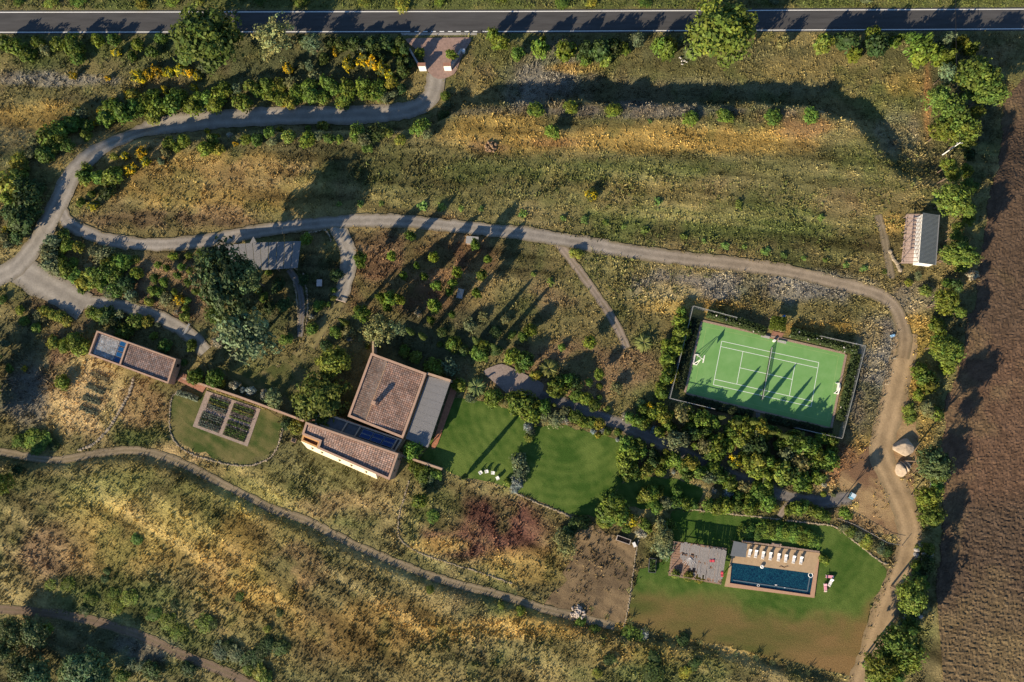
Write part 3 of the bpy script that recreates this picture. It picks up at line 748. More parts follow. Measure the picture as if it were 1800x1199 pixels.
PROTO = {
    'g': shrub_protos("evergreen_shrub", 5, clumps=58, per=16, leaf=.16, flat=.95, low=-.25, lump=.38, clump_r=.32, core=.62),
    'o': shrub_protos("olive_shrub", 4, clumps=60, per=12, leaf=.13, flat=.95, low=-.3, lump=.4, clump_r=.3, open_=.1),
    'b': shrub_protos("broom_bush", 4, clumps=50, per=14, leaf=.14, flat=.95, low=-.2, lump=.35, clump_r=.32, flower=((5.6, 3.5, .4), .8)),
    's': shrub_protos("silver_shrub", 3, clumps=60, per=16, leaf=.13, flat=.85, low=-.2, lump=.3, clump_r=.3, core=.6),
}
PROTO['d'] = PROTO['g']; PROTO['y'] = PROTO['g']
CROWN = {
    'T': [crown_mesh("broad_crown", 300 + i, clumps=210, per=20, leaf=.088, flat=.85, low=-.55, lump=.45, clump_r=.22, core=.5) for i in range(4)],
    'O': [crown_mesh("olive_crown", 330 + i, clumps=150, per=16, leaf=.08, flat=.85, low=-.55, lump=.5, clump_r=.22, core=.48, open_=.1) for i in range(3)],
    'R': [crown_mesh("round_crown", 360 + i, clumps=70, per=15, leaf=.15, flat=.95, low=-.6, lump=.3, clump_r=.3, core=.6) for i in range(4)],
}
def sapling_mesh(seed):
    r = np.random.default_rng(seed); n = 46
    e = r.normal(size=(n, 3)); e /= np.linalg.norm(e, axis=1)[:, None]
    rad = .25 + .75 * r.random((n, 1)); p = e * rad; p[:, 2] = np.abs(p[:, 2]) * .9 + .1
    v = leaf_quads(r, p, e * .4 + np.array((0, 0, .8)) + r.normal(size=(n, 3)) * .3, .42)
    return raw_mesh("sapling", v, np.arange(len(v)).reshape(-1, 4), np.repeat(.7 + .6 * r.random((n, 1)), 4, 0) * np.ones((1, 3)))
PROTO['l'] = [sapling_mesh(400 + i) for i in range(4)]

def palm_mesh(seed, n, seg, width, droop, rise, leaflets=True):
    r = np.random.default_rng(seed); V = []; F = []
    for k in range(n):
        a = 2 * math.pi * (k * .382 + .02 * r.random()); up = rise * (0.15 + .85 * r.random()); L = .75 + .3 * r.random()
        d = np.array((math.cos(a), math.sin(a), 0)); sde = np.array((-d[1], d[0], 0))
        pts = []
        for i in range(seg + 1):
            t = i / seg
            pts.append(d * L * t * (1 - .15 * up * t) + np.array((0, 0, up * t - droop * t * t)))
        for i in range(seg):
            w0 = width * math.sin(math.pi * min(.97, .15 + .85 * i / seg)); w1 = width * math.sin(math.pi * min(.97, .15 + .85 * (i + 1) / seg))
            for sg in (-1, 1):
                b = len(V); dn = np.array((0, 0, -.35))
                V += [pts[i], pts[i + 1], pts[i + 1] + (sde * sg + dn) * w1 + d * .06, pts[i] + (sde * sg + dn) * w0 + d * .06]
                F.append((b, b + 1, b + 2, b + 3))
    V = np.array(V)
    return raw_mesh("fronds", V, F, np.repeat(.7 + .6 * r.random((len(F), 1)), 4, 0) * np.ones((1, 3)))
PALMS = [palm_mesh(500 + i, 34, 5, .085, .75, .9) for i in range(2)]
YOUNG = [palm_mesh(520 + i, 16, 3, .05, .25, 1.0) for i in range(3)]
def cypress_mesh(seed):
    r = np.random.default_rng(seed); n = 950
    t = r.random(n) ** .8; a = r.random(n) * 2 * math.pi
    prof = .105 * np.clip(np.minimum(t / .12, 1), 0, 1) * (1 - t ** 2.2) ** .6 * (0.8 + .35 * vnoise(np.cos(a) * 2 + 9, np.sin(a) * 2 + t * 9, .8, seed))
    e = np.stack([np.cos(a), np.sin(a), np.full(n, .25)], -1)
    p = np.stack([np.cos(a) * prof, np.sin(a) * prof, t], -1)
    v = leaf_quads(r, p, e + r.normal(size=(n, 3)) * .35, .03, 1.8)
    f = np.arange(len(v)).reshape(-1, 4); vc = np.repeat(.65 + .7 * r.random((n, 1)), 4, 0) * np.ones((1, 3))
    # added dark core, as inside the crowns
    m = 8; rings = []
    for tt, rr in ((.02, .03), (.12, .075), (.5, .075), (.8, .045), (.97, .01)):
        rings.append([(math.cos(2 * math.pi * k / m) * rr, math.sin(2 * math.pi * k / m) * rr, tt) for k in range(m)])
    b = len(v); V = np.concatenate([v, np.array(rings).reshape(-1, 3)])
    F = list(map(tuple, f))
    for i in range(4):
        for k in range(m): F.append((b + i * m + k, b + i * m + (k + 1) % m, b + (i + 1) * m + (k + 1) % m, b + (i + 1) * m + k))
    return raw_mesh("spire", V, np.array(F), np.concatenate([vc, np.full((5 * m, 3), .5)]))
CYPRESS = [cypress_mesh(540 + i) for i in range(3)]

def trunk_mesh(seed, limbs=4):
    """unit trunk: height 1 to the crown centre, with limbs reaching into the crown"""
    r = random.Random(seed); mb = MB()
    mb.tube((0, 0, -.03), (.02, .01, .45), .055, .042, 7); mb.tube((.02, .01, .45), (0, .02, .8), .042, .03, 7)
    for k in range(limbs):
        a = 2 * math.pi * (k + .3 * r.random()) / limbs; z = .45 + .2 * r.random(); rr = .25 + .15 * r.random()
        mb.tube((.015, .01, z), (math.cos(a) * rr, math.sin(a) * rr, z + .35), .026, .012, 6)
    me = mb.mesh("trunk"); me.materials.append(BARK); return me
TRUNK = [trunk_mesh(i) for i in range(3)]
def straight_trunk():
    mb = MB(); mb.tube((0, 0, -.02), (0, 0, 1.0), .07, .055, 8); me = mb.mesh("trunk"); me.materials.append(BARK); return me
STRAIGHT = straight_trunk()

TINT = {'g': (.112, .165, .022), 'd': (.052, .085, .022), 'y': (.19, .205, .030), 'o': (.150, .165, .072), 's': (.32, .32, .26), 'b': (.10, .115, .025),
        'T': (.125, .168, .026), 'O': (.195, .220, .090), 'R': (.118, .170, .020), 'l': (.16, .24, .05), 'C': (.095, .13, .028), 'P': (.16, .19, .055), 'A': (.12, .14, .055), 'D': (.105, .145, .05)}
KIND = {  # name, noun phrase, category
    'g': ("evergreen_shrub", "rounded green evergreen shrub", "shrub"), 'd': ("dark_shrub", "dark green dense shrub", "shrub"),
    'y': ("leafy_shrub", "yellow-green leafy shrub", "shrub"), 'o': ("olive_shrub", "grey-green olive-toned shrub", "shrub"),
    's': ("silver_shrub", "silvery pale mound shrub", "shrub"), 'b': ("broom_bush", "yellow-flowering broom bush", "bush"),
    'l': ("sapling", "bright green young sapling", "sapling"), 'T': ("broadleaf_tree", "tall broad-crowned green tree", "tree"),
    'D': ("broadleaf_tree", "tall dark green tree", "tree"),
    'O': ("olive_tree", "tall grey-green tree", "tree"), 'R': ("fruit_tree", "small round green tree", "tree"),
    'C': ("cypress", "slender columnar cypress", "cypress"), 'P': ("palm", "spiky-leaved fan palm", "palm"), 'A': ("young_palm", "small spiky young palm", "palm")}
UNITS = "zeroth first second third fourth fifth sixth seventh eighth ninth tenth eleventh twelfth thirteenth fourteenth fifteenth sixteenth seventeenth eighteenth nineteenth".split()
TENS = {2: ("twentieth", "twenty"), 3: ("thirtieth", "thirty"), 4: ("fortieth", "forty"), 5: ("fiftieth", "fifty")}
def ordinal(n):
    if n < 20: return UNITS[n]
    return TENS[n // 10][0] if n % 10 == 0 else TENS[n // 10][1] + "-" + UNITS[n % 10]

ZS = 1798 / 480.0
PLANTS = {}
def V(area, x0, y0, text):
    """plants read off an enlarged tile of the photograph: x y radius kind [height in m]"""
    for it in text.split(";"):
        t = it.split()
        if not t: continue
        k = t[3]; h = float(t[4]) if len(t) > 4 else None
        PLANTS.setdefault((area, k), []).append((x0 + float(t[0]) / ZS, y0 + float(t[1]) / ZS, float(t[2]) / ZS, h))

A_N = "between the road and the flowering bank"
V(A_N, 0, 0, """250 275 50 g 4;480 300 80 g 5;500 370 60 g;740 260 45 g 4;900 290 55 g 4.5;990 345 50 g 4;640 255 45 g 4;870 365 40 g;1060 250 45 g 3.6;100 310 60 g 5;180 350 60 g 4;20 290 60 g 5.5;370 290 50 g 3.5;300 330 45 o;
 765 345 38 b;478 492 32 b;710 512 26 b;910 500 60 b;985 480 50 b;1040 465 45 b;1115 475 45 b;1190 455 50 b;1232 470 50 b;1300 490 45 b;1340 445 45 o;1085 590 35 b;1275 575 30 b""")
A_B = "in the thicket above the curving drive"
V(A_B, 0, 0, """720 700 70 g;700 770 60 g;790 730 80 g;880 700 75 g;880 640 60 y;960 660 60 g;1010 620 50 g;1040 700 70 g;1010 760 50 y;1140 680 80 g;1180 640 70 g;1250 700 80 g;
 1300 650 60 g;1360 640 60 g;1400 690 60 g;1440 620 60 g;1480 590 60 g;1550 580 50 o;1590 670 60 g;1650 560 60 y;1700 600 50 g;1760 560 60 g;1780 620 50 g;1340 710 30 s;
 1060 740 25 b;510 720 25 b;650 730 25 b;620 810 30 b;830 615 25 b;745 660 20 b""")
V("on the bend left of the curving drive", 0, 0, """530 750 60 o;500 790 60 g;450 830 70 g;380 860 70 g;320 900 80 g;400 920 70 g;440 960 50 g;560 830 60 g;560 890 50 g;230 940 60 o;210 1010 50 o;290 1020 70 g;350 980 50 g;
 120 1050 50 y;110 1120 60 y;155 1100 50 y;130 1170 50 g""")
A_S = "along the meadow edge below the drive"
V(A_S, 0, 0, """560 1160 50 g;570 1100 40 g;650 1160 50 g;740 1160 65 g;745 1030 35 y;820 1030 40 b;930 1010 45 b;960 1060 45 b;1060 1060 35 o;860 1110 40 b;1110 940 45 g;1090 1000 45 o;
 1200 920 40 g;1160 970 30 g;1350 970 60 g;1400 920 50 g;1415 890 25 b;1360 860 25 b;1430 980 45 y;1620 920 35 g;1690 920 45 g;1550 945 25 b;1510 890 30 s;1770 870 40 g""")
V("beside the road, above the broom", 0, 0, "1370 250 205 T 12")
V("beside the road, above the broom", 440, 0, "160 250 128 O 9;410 280 78 O 7")
V("on the verge left of the gate", 440, 0, """555 340 35 b;250 450 40 b;640 410 50 b;740 390 50 b;740 340 40 o;810 420 50 b;880 460 55 b;920 500 45 b;930 550 45 y;1020 365 35 b;950 340 35 g;385 430 45 o;340 430 25 o;990 400 40 d;870 380 35 d;600 290 55 d 4.6;690 285 55 d 5;800 290 60 d 5;900 280 55 d 4.6;980 270 40 d 3.8;520 280 45 d 4.4;1000 470 48 d 6;1045 420 36 d 5;1010 330 40 d 6;340 260 40 d 4;480 380 40 d""")
V("in the thicket right of centre above the drive", 440, 0, """270 540 55 o;180 560 60 y;380 560 60 g;420 500 50 o;500 540 60 g;400 630 65 g;300 600 60 g;200 640 50 g;470 640 55 g;560 580 60 g;640 580 60 g;620 650 60 g;740 560 60 g;750 620 60 g;
 830 610 60 g;850 570 50 g;890 640 50 o;940 620 40 o;580 680 20 b;215 690 25 b;260 670 50 y;310 650 40 g;120 620 50 g;1000 580 40 d""")
V("at the entrance gate", 440, 0, "1120 350 45 R 3.2;1320 360 50 R 3.2")
V("below the drive near the gate bend", 440, 0, """40 920 40 g;150 930 40 o;190 850 30 b;250 900 50 y;370 910 60 g;380 840 20 g;480 830 45 y;450 890 50 o;520 910 40 g;590 915 35 g;700 870 60 g;750 920 60 o;770 970 40 g;830 870 60 d;900 870 40 y;990 920 40 y;
 1070 860 30 g;1130 830 55 g;1170 880 60 o;1150 800 30 g;1280 630 40 g;1300 690 40 o;1270 760 40 d""")
A_V = "on the road verge right of the gate"
V(A_V, 880, 0, "-10 280 60 g;-50 225 45 g;110 340 45 g;270 310 60 g;280 250 25 g;440 330 80 g;400 300 40 y;560 330 70 d;560 400 40 g;650 330 70 d;740 310 60 d;800 300 40 g;900 260 50 o;830 330 35 g;1050 290 60 g;1090 350 70 g;1120 300 60 y;1190 270 40 o;1250 330 60 o;700 405 45 y")
V("overhanging the road", 880, 0, "1470 220 215 T 13")
A_W = "on the verge near the right field corner"
V(A_W, 1320, 0, "215 270 45 o;475 280 70 y;630 270 80 d;690 350 50 g;800 230 45 g;840 300 70 d;940 270 40 g;985 245 30 g;1100 300 80 g;1150 360 70 g;1060 250 40 g;1280 270 60 o;1390 280 45 y;1450 320 50 g;1240 370 50 g;1290 390 60 g")
V("in the row below the dark bank", 880, 0, "225 725 60 g 2.2;470 705 50 g 2;740 725 55 g 2;1255 780 55 g 2;1480 765 55 g 2")
V("in the row below the dark bank", 1320, 0, "145 770 60 g 2.2;395 760 55 g 2")
V("standing just below the shrub row", 880, 0, "340 865 62 R 3.4;985 795 20 l")
A_TR = "in the tree belt beside the utility pole"
V(A_TR, 1320, 0, "1480 530 150 T 9;1560 610 95 T 8;1290 480 60 O 6;1240 650 80 T 7;1320 780 110 T 8;1260 860 90 T 7;1400 850 80 T 7;1390 920 75 T 6;1300 1090 50 T 5;1330 1150 45 T 5;1480 740 50 T 6")
V("along the far left edge by the drive", 0, 300, "60 80 80 y;120 30 60 y;40 180 60 g;180 200 100 d;150 100 70 d;230 120 60 d;60 270 60 d;140 320 90 d;40 390 40 b;80 350 50 o;30 440 50 o;200 300 60 d;110 430 50 d;50 480 40 o")  # dark kind here paints in the shade these shrubs stand in
V("on the point between the two tracks", 0, 300, "540 30 50 g;560 60 40 y;660 50 60 g;740 40 70 y;530 205 40 g;610 230 45 b;600 150 30 g;700 150 60 d;840 10 30 b")
A_I = "in the shrubbery left of the carport"
V(A_I, 0, 300, """420 430 50 g;430 490 50 g;520 500 50 y;340 470 60 o;300 520 50 o;330 560 60 o;400 540 30 y;480 610 35 g;400 600 40 g;320 620 60 o;430 650 60 g;370 660 50 o;620 530 40 o;680 550 60 o;700 600 50 y;750 570 35 y;800 600 60 g;760 620 50 g;885 590 30 y;890 680 50 g;
 600 680 60 y;640 700 60 g;700 660 60 g;750 690 60 g;610 740 50 y;550 740 50 y;540 780 40 g;660 750 50 g;500 690 50 g;820 740 60 d;760 780 60 g;720 800 50 o;860 820 50 o;890 850 40 o;980 860 35 y;1040 800 40 g;1090 840 50 o;1010 790 40 g""")
V("in the small orchard above the lane", 0, 300, "1025 705 38 R 3;1085 730 35 R 3;1100 640 35 R 3;1145 565 35 R 3;1245 560 32 R 3;1310 540 25 R 2.6;1380 560 25 R 2.6;1440 565 25 R 2.6;1195 635 30 R 3;1170 690 30 R 3;1250 660 25 R 2.6;1240 740 30 R 2.8;1150 800 25 R 2.6;1290 795 30 R 2.8;1040 620 30 R 2.8")
V("above the lane's end", 0, 300, "1180 850 35 b;1230 860 25 g;1220 910 30 g;1215 960 40 y;1160 930 25 s;1360 610 50 o;1330 580 40 g")
V("shading the reed carport", 0, 300, "1480 720 185 D 19;1610 690 110 D 16")
V("below the carport's dark tree", 0, 300, "1640 1060 185 O 13;1430 950 70 T 6")
V("rising out of the garden trees", 0, 300, "1380 862 14 C 9;1575 905 14 C 9;1480 985 14 C 9")
V("in the left yard corner", 0, 300, "125 918 32 g;155 985 40 g;235 1035 40 g;260 960 40 o;15 850 30 g;30 1140 40 o")
V("in the pale hedge below the gravel yard", 0, 300, "290 925 38 y;340 945 42 y;390 965 42 y;440 990 40 y")
A_L = "between the lane and the annexe"
V(A_L, 0, 300, "350 1130 45 y;420 1150 50 g;500 1130 60 g;540 1170 60 g;650 950 60 g;600 930 40 g;700 960 60 d;790 950 35 o;760 1000 50 d;890 990 50 g;965 1000 38 y;810 1070 60 g;1010 1085 30 g;1040 1015 20 o;1080 1155 55 g;1260 1150 45 g;1430 1130 45 s")
V("right of the reed carport roof", 440, 300, "370 450 45 R 3")
A_SP = "in the row above the long track"
V(A_SP, 440, 300, "585 220 25 l;725 215 30 l;860 215 22 l;1135 230 35 l;1260 240 30 l;1385 250 22 l;1520 250 28 l;1785 290 30 l")
V(A_SP, 880, 300, "150 280 30 l;410 310 30 l;555 320 28 l;690 340 28 l;810 365 25 l;950 390 35 l;1205 430 30 l;1340 460 20 l;1480 490 30 l;1605 500 22 l;1750 530 30 l")
V(A_SP, 1320, 300, "90 530 28 l;215 555 25 l;350 575 22 l;490 585 25 l;625 620 25 l;745 645 28 l;880 665 22 l")
V("out in the upper meadow", 880, 300, "595 160 55 b;1040 200 35 l;1570 220 35 l")
V("out in the upper meadow", 1320, 300, "465 305 28 l")
A_O = "in the orchard below the long track"
V(A_O, 440, 300, """730 590 55 R 5;1055 430 40 R 4;930 565 34 R 4;1480 490 42 R 4;1210 570 38 R 4;1565 585 28 R 3.5;1095 630 25 R 3.5;1010 695 30 R 3.5;1145 700 32 R 3.5;1230 755 40 R 4;1365 670 45 R 4.5;1335 740 35 R 4;1525 690 38 R 4;1310 800 28 R 3.5;1490 805 35 R 4;
 920 850 62 R 5;985 850 42 R 5;865 838 42 R 5;900 905 30 R 4;740 940 55 R 5;1215 890 50 R 4.5;1195 985 32 R 4;1330 950 32 R 4""")
V("at the lower edge of the orchard", 440, 300, "700 910 25 y;1105 930 35 s;1530 960 38 o;1440 1020 50 o;1260 1065 35 d;1245 1145 15 y;1330 1140 45 g;1530 1160 50 g;1680 980 35 o;1620 1060 35 d;1720 1080 30 g;1010 1180 40 g;770 1160 20 g")
V("at the corner of the garden wall", 440, 300, "850 1050 85 O 8;980 1045 45 O 6")
V("in the row above the main house", 440, 300, "615 992 13 C 8;1050 1056 13 C 9;1132 1088 13 C 9;1482 1114 13 C 9;1605 1160 13 C 9")
V("around the garden hollow below the carport", 440, 300, "570 680 40 d;550 785 22 g;545 840 18 y;440 890 35 g;400 960 20 s;470 880 25 g;515 880 20 g;405 1045 40 g;350 720 40 d;120 670 30 g;45 790 25 y;90 830 35 g;230 1110 45 g;570 1060 40 g;640 1060 50 o;650 1110 25 s;740 1110 40 o;610 1010 20 g;180 760 50 d;220 880 50 d;120 900 50 d;500 1150 45 d")
V("by the fork of the pale path", 880, 300, "500 540 40 y;330 730 28 l;215 680 20 l;200 1050 48 R 4;150 1090 40 R 3.5;590 1130 50 R 4.5;400 1160 30 g")
V("beside the pale path's lower end", 880, 300, "945 1130 70 P 2.6")
A_CL = "in the hedge left of the tennis court"
V(A_CL, 880, 300, "1195 930 36 g;1190 1000 48 g;1190 1060 50 g;1170 1110 50 g;1150 1170 50 g")
A_R1 = "in the tree belt beside the grey shed"
V(A_R1, 1320, 300, "1330 180 90 T 7;1430 260 45 T 5;1330 20 40 T 5;1355 370 38 T 4;1350 430 35 T 4;1370 550 85 T 7;1320 560 55 T 5;1290 860 80 T 7;1380 930 35 T 5;1420 90 35 T 5")
V("in the belt below the grey shed", 1320, 300, "1460 690 50 s;1290 740 35 g;1155 795 45 y;1230 1030 60 g;1240 1150 60 g;1310 1150 60 g;1040 740 30 y;1100 690 30 o")
V("around the straw plot below the annexe", 0, 600, "410 270 45 g;60 175 30 g;160 180 25 b;120 660 50 g 1.4;210 650 60 g 1.4;290 650 60 g 1.4;250 700 50 g 1.3;350 690 35 d 1.2")
V("at the left edge of the lower field", 0, 600, "15 930 70 T 6;110 850 35 d")
V("against the garden wall by the annexe", 0, 600, "1210 140 20 g;1290 230 72 R 5;1420 240 60 R 4.5;1440 280 35 y")
V("in the silver row behind the garden wall", 0, 600, "1545 295 38 s 3;1600 318 28 s 2.7;1645 322 38 s 2.9;1735 355 35 s 2.9;1785 375 42 o 3.2")
V("behind the main house's left wall", 440, 600, "560 130 90 T 7;450 385 150 T 7;150 380 72 O 5")
V("in the court right of the long wing", 440, 600, "1080 715 78 R 6")
V("beside the long wing's left end", 440, 600, "300 565 52 y 2.5;240 540 48 d 2.4")
V("below the garden wall right of the wing", 440, 600, "1120 1050 58 R 3.5;1140 870 60 g;1090 830 45 g;1220 870 40 g;1190 900 40 o;1160 930 40 d")
V("along the upper wall of the main house", 440, 600, "1015 80 38 y;1090 110 55 y;1200 170 52 g;1240 200 48 y;1310 170 70 o;1370 290 55 g;1450 370 40 o")
V("in the bed between house and brick drive", 440, 600, "1490 300 76 P 3")
V("between brick drive and upper lawn", 440, 600, "1610 360 62 g;1590 395 40 g;1760 430 66 g;1740 380 50 g;1680 400 35 o")
V("around the top of the brick drive", 440, 600, "1500 80 50 g;1530 100 40 g;1730 90 50 g;1770 120 40 g;1340 20 50 g;1250 20 20 g;1620 60 40 d;1400 60 40 d")
V("at the lower lawn edge by the chairs", 440, 600, "1408 893 16 C 10")
V("in the bed dividing the two lawns", 440, 600, "1760 930 45 s;1780 850 55 o;1770 780 50 o;1700 930 25 g")
V("in the bed dividing the two lawns", 880, 600, "180 560 48 s;200 600 38 o;190 635 35 y;130 820 50 o;110 790 40 o;140 870 40 o;110 920 40 s;95 965 40 s;50 930 30 g")
A_G1 = "beside the palms on the brick drive"
V(A_G1, 880, 600, "75 95 50 g;130 170 40 g;170 130 60 g;230 220 35 y;370 290 70 g;440 250 60 g;490 270 50 d;350 330 40 g")
V("at the right end of the brick drive", 880, 600, "320 180 78 P 3")
V("on the dry slope above the garden path", 880, 600, "650 215 40 R 4;770 300 52 o;580 270 25 g;655 295 20 g;500 365 40 g;560 385 45 g;620 430 40 g;700 445 22 y;650 370 20 g")
A_LT = "along the top edge of the lower lawn"
V(A_LT, 880, 600, "150 420 95 g;110 400 70 g;200 480 60 g;280 430 55 g;290 490 50 o;350 420 18 y;360 510 50 o;430 520 33 s;420 460 40 o;490 500 45 g;540 530 40 g;600 540 40 g;650 545 50 y;450 450 20 y;610 595 20 s;675 590 26 s;770 650 20 s;770 600 22 g;700 600 30 g;640 620 20 y")
A_LR = "in the thicket right of the lower lawn"
V(A_LR, 880, 600, """830 680 50 g;900 690 60 g;860 740 70 g;830 800 60 g;850 850 60 g;960 850 50 y;930 730 40 g;890 880 40 g;820 760 50 g;1050 860 40 g;1010 740 40 d;1090 730 25 y;1150 780 50 g;1100 800 40 g;1140 860 20 s;790 810 18 s;1240 810 55 y;1200 830 40 g;1230 880 40 g;1320 850 50 g;1400 850 60 g;1430 890 60 g;1380 900 50 o;1480 860 40 o;1000 800 40 d;1060 790 35 g""")
V("just below the tennis court", 880, 600, "1455 500 12 C 7;1560 535 12 C 8;1660 535 12 C 8;1785 600 12 C 7.5;1860 620 12 C 7;1960 650 12 C 6")
V("beside the dark garden path", 880, 600, "1000 680 12 C 5;910 645 12 C 5;355 418 12 C 5")
A_LB = "in the bed above the pool lawn"
V(A_LB, 880, 600, """1000 990 50 g;960 1010 50 y;930 1020 40 g;1060 965 20 g;1050 1010 25 y;1020 1095 40 g;1160 980 30 g;1170 1000 30 g;1160 1060 40 g;1220 1070 40 g;1270 1080 30 g;1090 1060 40 o;1380 1080 50 g;1430 1090 50 g;1480 1080 50 g;1410 985 25 s;1580 950 30 s;1500 1000 40 s;
 1520 930 50 g;1600 960 40 o;1650 1030 40 g;1700 990 50 g;1740 1000 50 g;1770 1060 50 g;1640 1090 50 g;1560 1080 40 g;1750 950 40 g;1560 1020 40 g""")
V("in the tall clump below the lower lawn", 880, 600, "740 1070 90 R 5;700 1130 75 g 3.5;780 1120 70 g 3.5;720 1020 60 R 4.5;690 1180 40 g;860 1175 48 b;800 1150 50 g 3")
A_MB = "in the big bed below the tennis court"
V(A_MB, 880, 600, """820 490 30 s;850 500 40 g;900 520 40 g;940 540 40 g;960 520 30 g;985 425 35 b;940 450 40 g;1000 470 45 g;1050 450 45 g;1080 500 40 y;1120 480 30 g;1010 580 30 s;1050 590 40 g;1090 550 40 g;1130 580 35 g;1200 480 58 o;1230 470 50 g;1190 440 40 o;1330 435 20 b;1340 500 50 g;1380 530 40 y;1410 540 45 g;
 1290 520 40 g;1310 560 20 b;1240 560 40 g;1270 600 50 d;1340 600 50 g;1220 590 30 g;1150 640 60 o;1210 650 50 o;1290 690 30 g;1340 690 60 o;1410 680 60 g;1380 740 50 g;1430 740 50 g;1460 650 40 g;1520 600 50 g;1540 560 50 y;1590 640 50 y;1620 560 60 g;1560 520 40 g;1660 540 40 g;1500 690 40 g;1640 620 40 y;1480 760 20 s""")
V("beside the tennis fence corner", 880, 600, "925 410 38 P 1.5")
A_MR = "in the bed right of the narrow path"
V(A_MR, 880, 600, "1550 780 40 b;1540 800 40 g;1650 800 60 g;1700 800 60 y;1620 780 50 g;1760 790 60 g;1700 850 50 g;1750 890 40 o;1730 580 50 y;1720 540 40 y;1760 610 40 g;1690 600 40 o;1650 700 50 d;1720 710 50 d")
V(A_CL, 880, 600, "1110 65 45 g;1100 110 45 g;1100 150 40 g;1110 200 50 g;1090 250 50 g;1060 290 40 g;1060 340 45 g;1130 230 35 b;1090 20 45 g")
A_RB = "in the bed below the court's right corner"
V(A_RB, 1320, 600, """60 570 45 g;120 580 40 g;170 600 40 g;300 640 60 g;350 680 60 g;400 700 60 g;280 690 50 g;450 760 60 g;510 780 55 g;420 800 50 g;370 810 35 y;320 790 60 o;440 900 60 g;480 940 30 s;380 960 40 g;330 900 50 g;260 900 50 g;210 860 60 y;110 880 50 g;40 790 60 y;30 850 50 g;150 820 50 g;190 680 40 g;
 230 740 50 o;70 690 60 d;80 620 40 y;530 650 40 g;470 640 40 g;320 940 50 g;540 720 40 g;280 850 50 d""")
V("in the short hedge above the pool lawn", 1320, 600, "260 1110 36 g;310 1100 42 g;350 1090 42 g;400 1110 42 g;440 1130 42 g;490 1150 40 g")
V("standing alone by the blue cart", 1320, 600, "620 1130 50 R 8")
V("by the garden path's right end", 1320, 600, "480 1005 20 g;545 1010 20 o")
V("above the short hedge", 1320, 600, "60 1000 60 g;110 1040 60 g;30 1060 50 g;150 1090 30 y;40 960 40 g;100 980 40 g")
A_R2 = "in the tree belt above the boulders"
V(A_R2, 1320, 600, "1300 60 85 T 6;1240 30 50 T 5;1150 240 60 g 4;1180 300 58 y 4;1110 190 50 g 3;1150 440 50 o 5;1040 450 45 y 1.2;1050 510 40 y 1.2;1110 350 40 g 3;1190 480 40 o 3")
V("in the tree belt right of the boulders", 1320, 600, "1195 800 90 D 10;1225 870 50 T 7;1160 1030 60 T 6;1185 1150 60 T 6;1200 960 40 s")
V("in the lower left thicket", 0, 879, "230 880 95 D 4.5;80 870 85 D 5;560 1120 140 D 6;150 1110 105 D 6;250 1160 95 D 6;480 1110 75 D 5;680 1165 65 D 5;20 1000 60 D 5")
V("along the lower left track", 0, 879, "300 850 45 g;640 1080 45 d 1.6;800 1160 45 g 1.5;930 1090 40 o 1.4;1000 1120 65 d 1.8;850 1080 50 o 1.2;1450 1000 55 o 1.2;1550 1020 55 o 1.2;1500 960 45 d 1.1;1640 1100 55 g 1.4;1700 1130 55 y 1.4;1740 1180 50 g 1.5;1350 820 55 g .9;1400 810 35 d .8;1240 1110 50 d 1.4")
V("scattered low in the lower field", 0, 879, "600 650 45 g .7;560 720 45 d .9;780 700 50 g .7;850 650 60 g .8;740 620 50 g .7;1100 800 60 g .8;1170 880 50 g .8;1010 760 50 g .8;1150 690 30 d .6;700 470 25 d .5;690 520 25 d .5;330 560 40 g .7;440 560 50 g .7;900 260 40 g .7;1580 640 30 g .7")
V("at the bottom edge of the gold field", 440, 879, "60 1000 50 d 1.2;120 950 50 d 1;200 980 55 d 1.1;40 1130 40 y 1.2;100 1170 40 y 1.2;110 850 20 y;190 740 25 d .6;0 1060 55 d 1.2")
V("on the lower track verge", 440, 879, "1650 695 25 y .7;1780 730 30 g .7;1180 590 30 g .7;1200 110 40 g .8")
V("beside the wooden trough", 880, 879, "430 300 80 O 5;450 215 50 d 3;400 250 50 o 3;520 150 60 d 3;690 150 40 y;830 190 35 g;960 170 45 g;930 220 40 s")
V("left of the pool pergola", 880, 879, "1080 230 62 O 5;1060 160 55 o;1080 300 58 o;1080 350 45 o;1110 180 50 g")
V("in the planters before the pool pergola", 880, 879, "1150 490 30 y 1.4;1240 505 28 y 1.4;1310 515 28 y 1.4")
V("in the flower hedge above the pool", 880, 879, "1600 210 42 g 1.3;1640 200 50 g 1.4;1690 220 42 g 1.3;1740 190 50 g 1.4")
V("in the flower hedge above the pool", 1320, 879, "80 200 45 g 1.3;130 190 50 g 1.4;180 210 45 g 1.3;230 210 50 g 1.4;290 220 50 g 1.4;340 240 50 g 1.4;390 240 50 g 1.4;420 270 40 g 1.2")
A_PM = "below bare yard and dry lawn"
V(A_PM, 880, 879, "92 605 26 A 1.3;195 650 26 A 1.3;600 715 22 A 1.2;700 765 24 A 1.2;850 800 30 A 1.6;955 850 24 A 1.2;1312 935 26 A 1.8;1420 1000 20 A 1;1545 1015 22 A 1;1690 1032 24 A 1.4")
V(A_PM, 1320, 879, "30 1035 24 A 1.4;140 1070 24 A 1.3;240 1110 24 A 1.2;375 1135 24 A 1.6")
V("low along the bottom edge", 880, 879, "130 730 30 g .8;520 810 40 g .8;620 850 35 g .8;870 900 60 g .9;840 860 40 g .8;1200 920 45 d 1;1010 1040 40 d .9;720 1050 40 d .9;640 1140 35 y .8;1280 1080 40 d .9;1000 1160 80 d 1;1220 1130 40 y .8;940 890 40 s .8;1260 980 30 o .8")
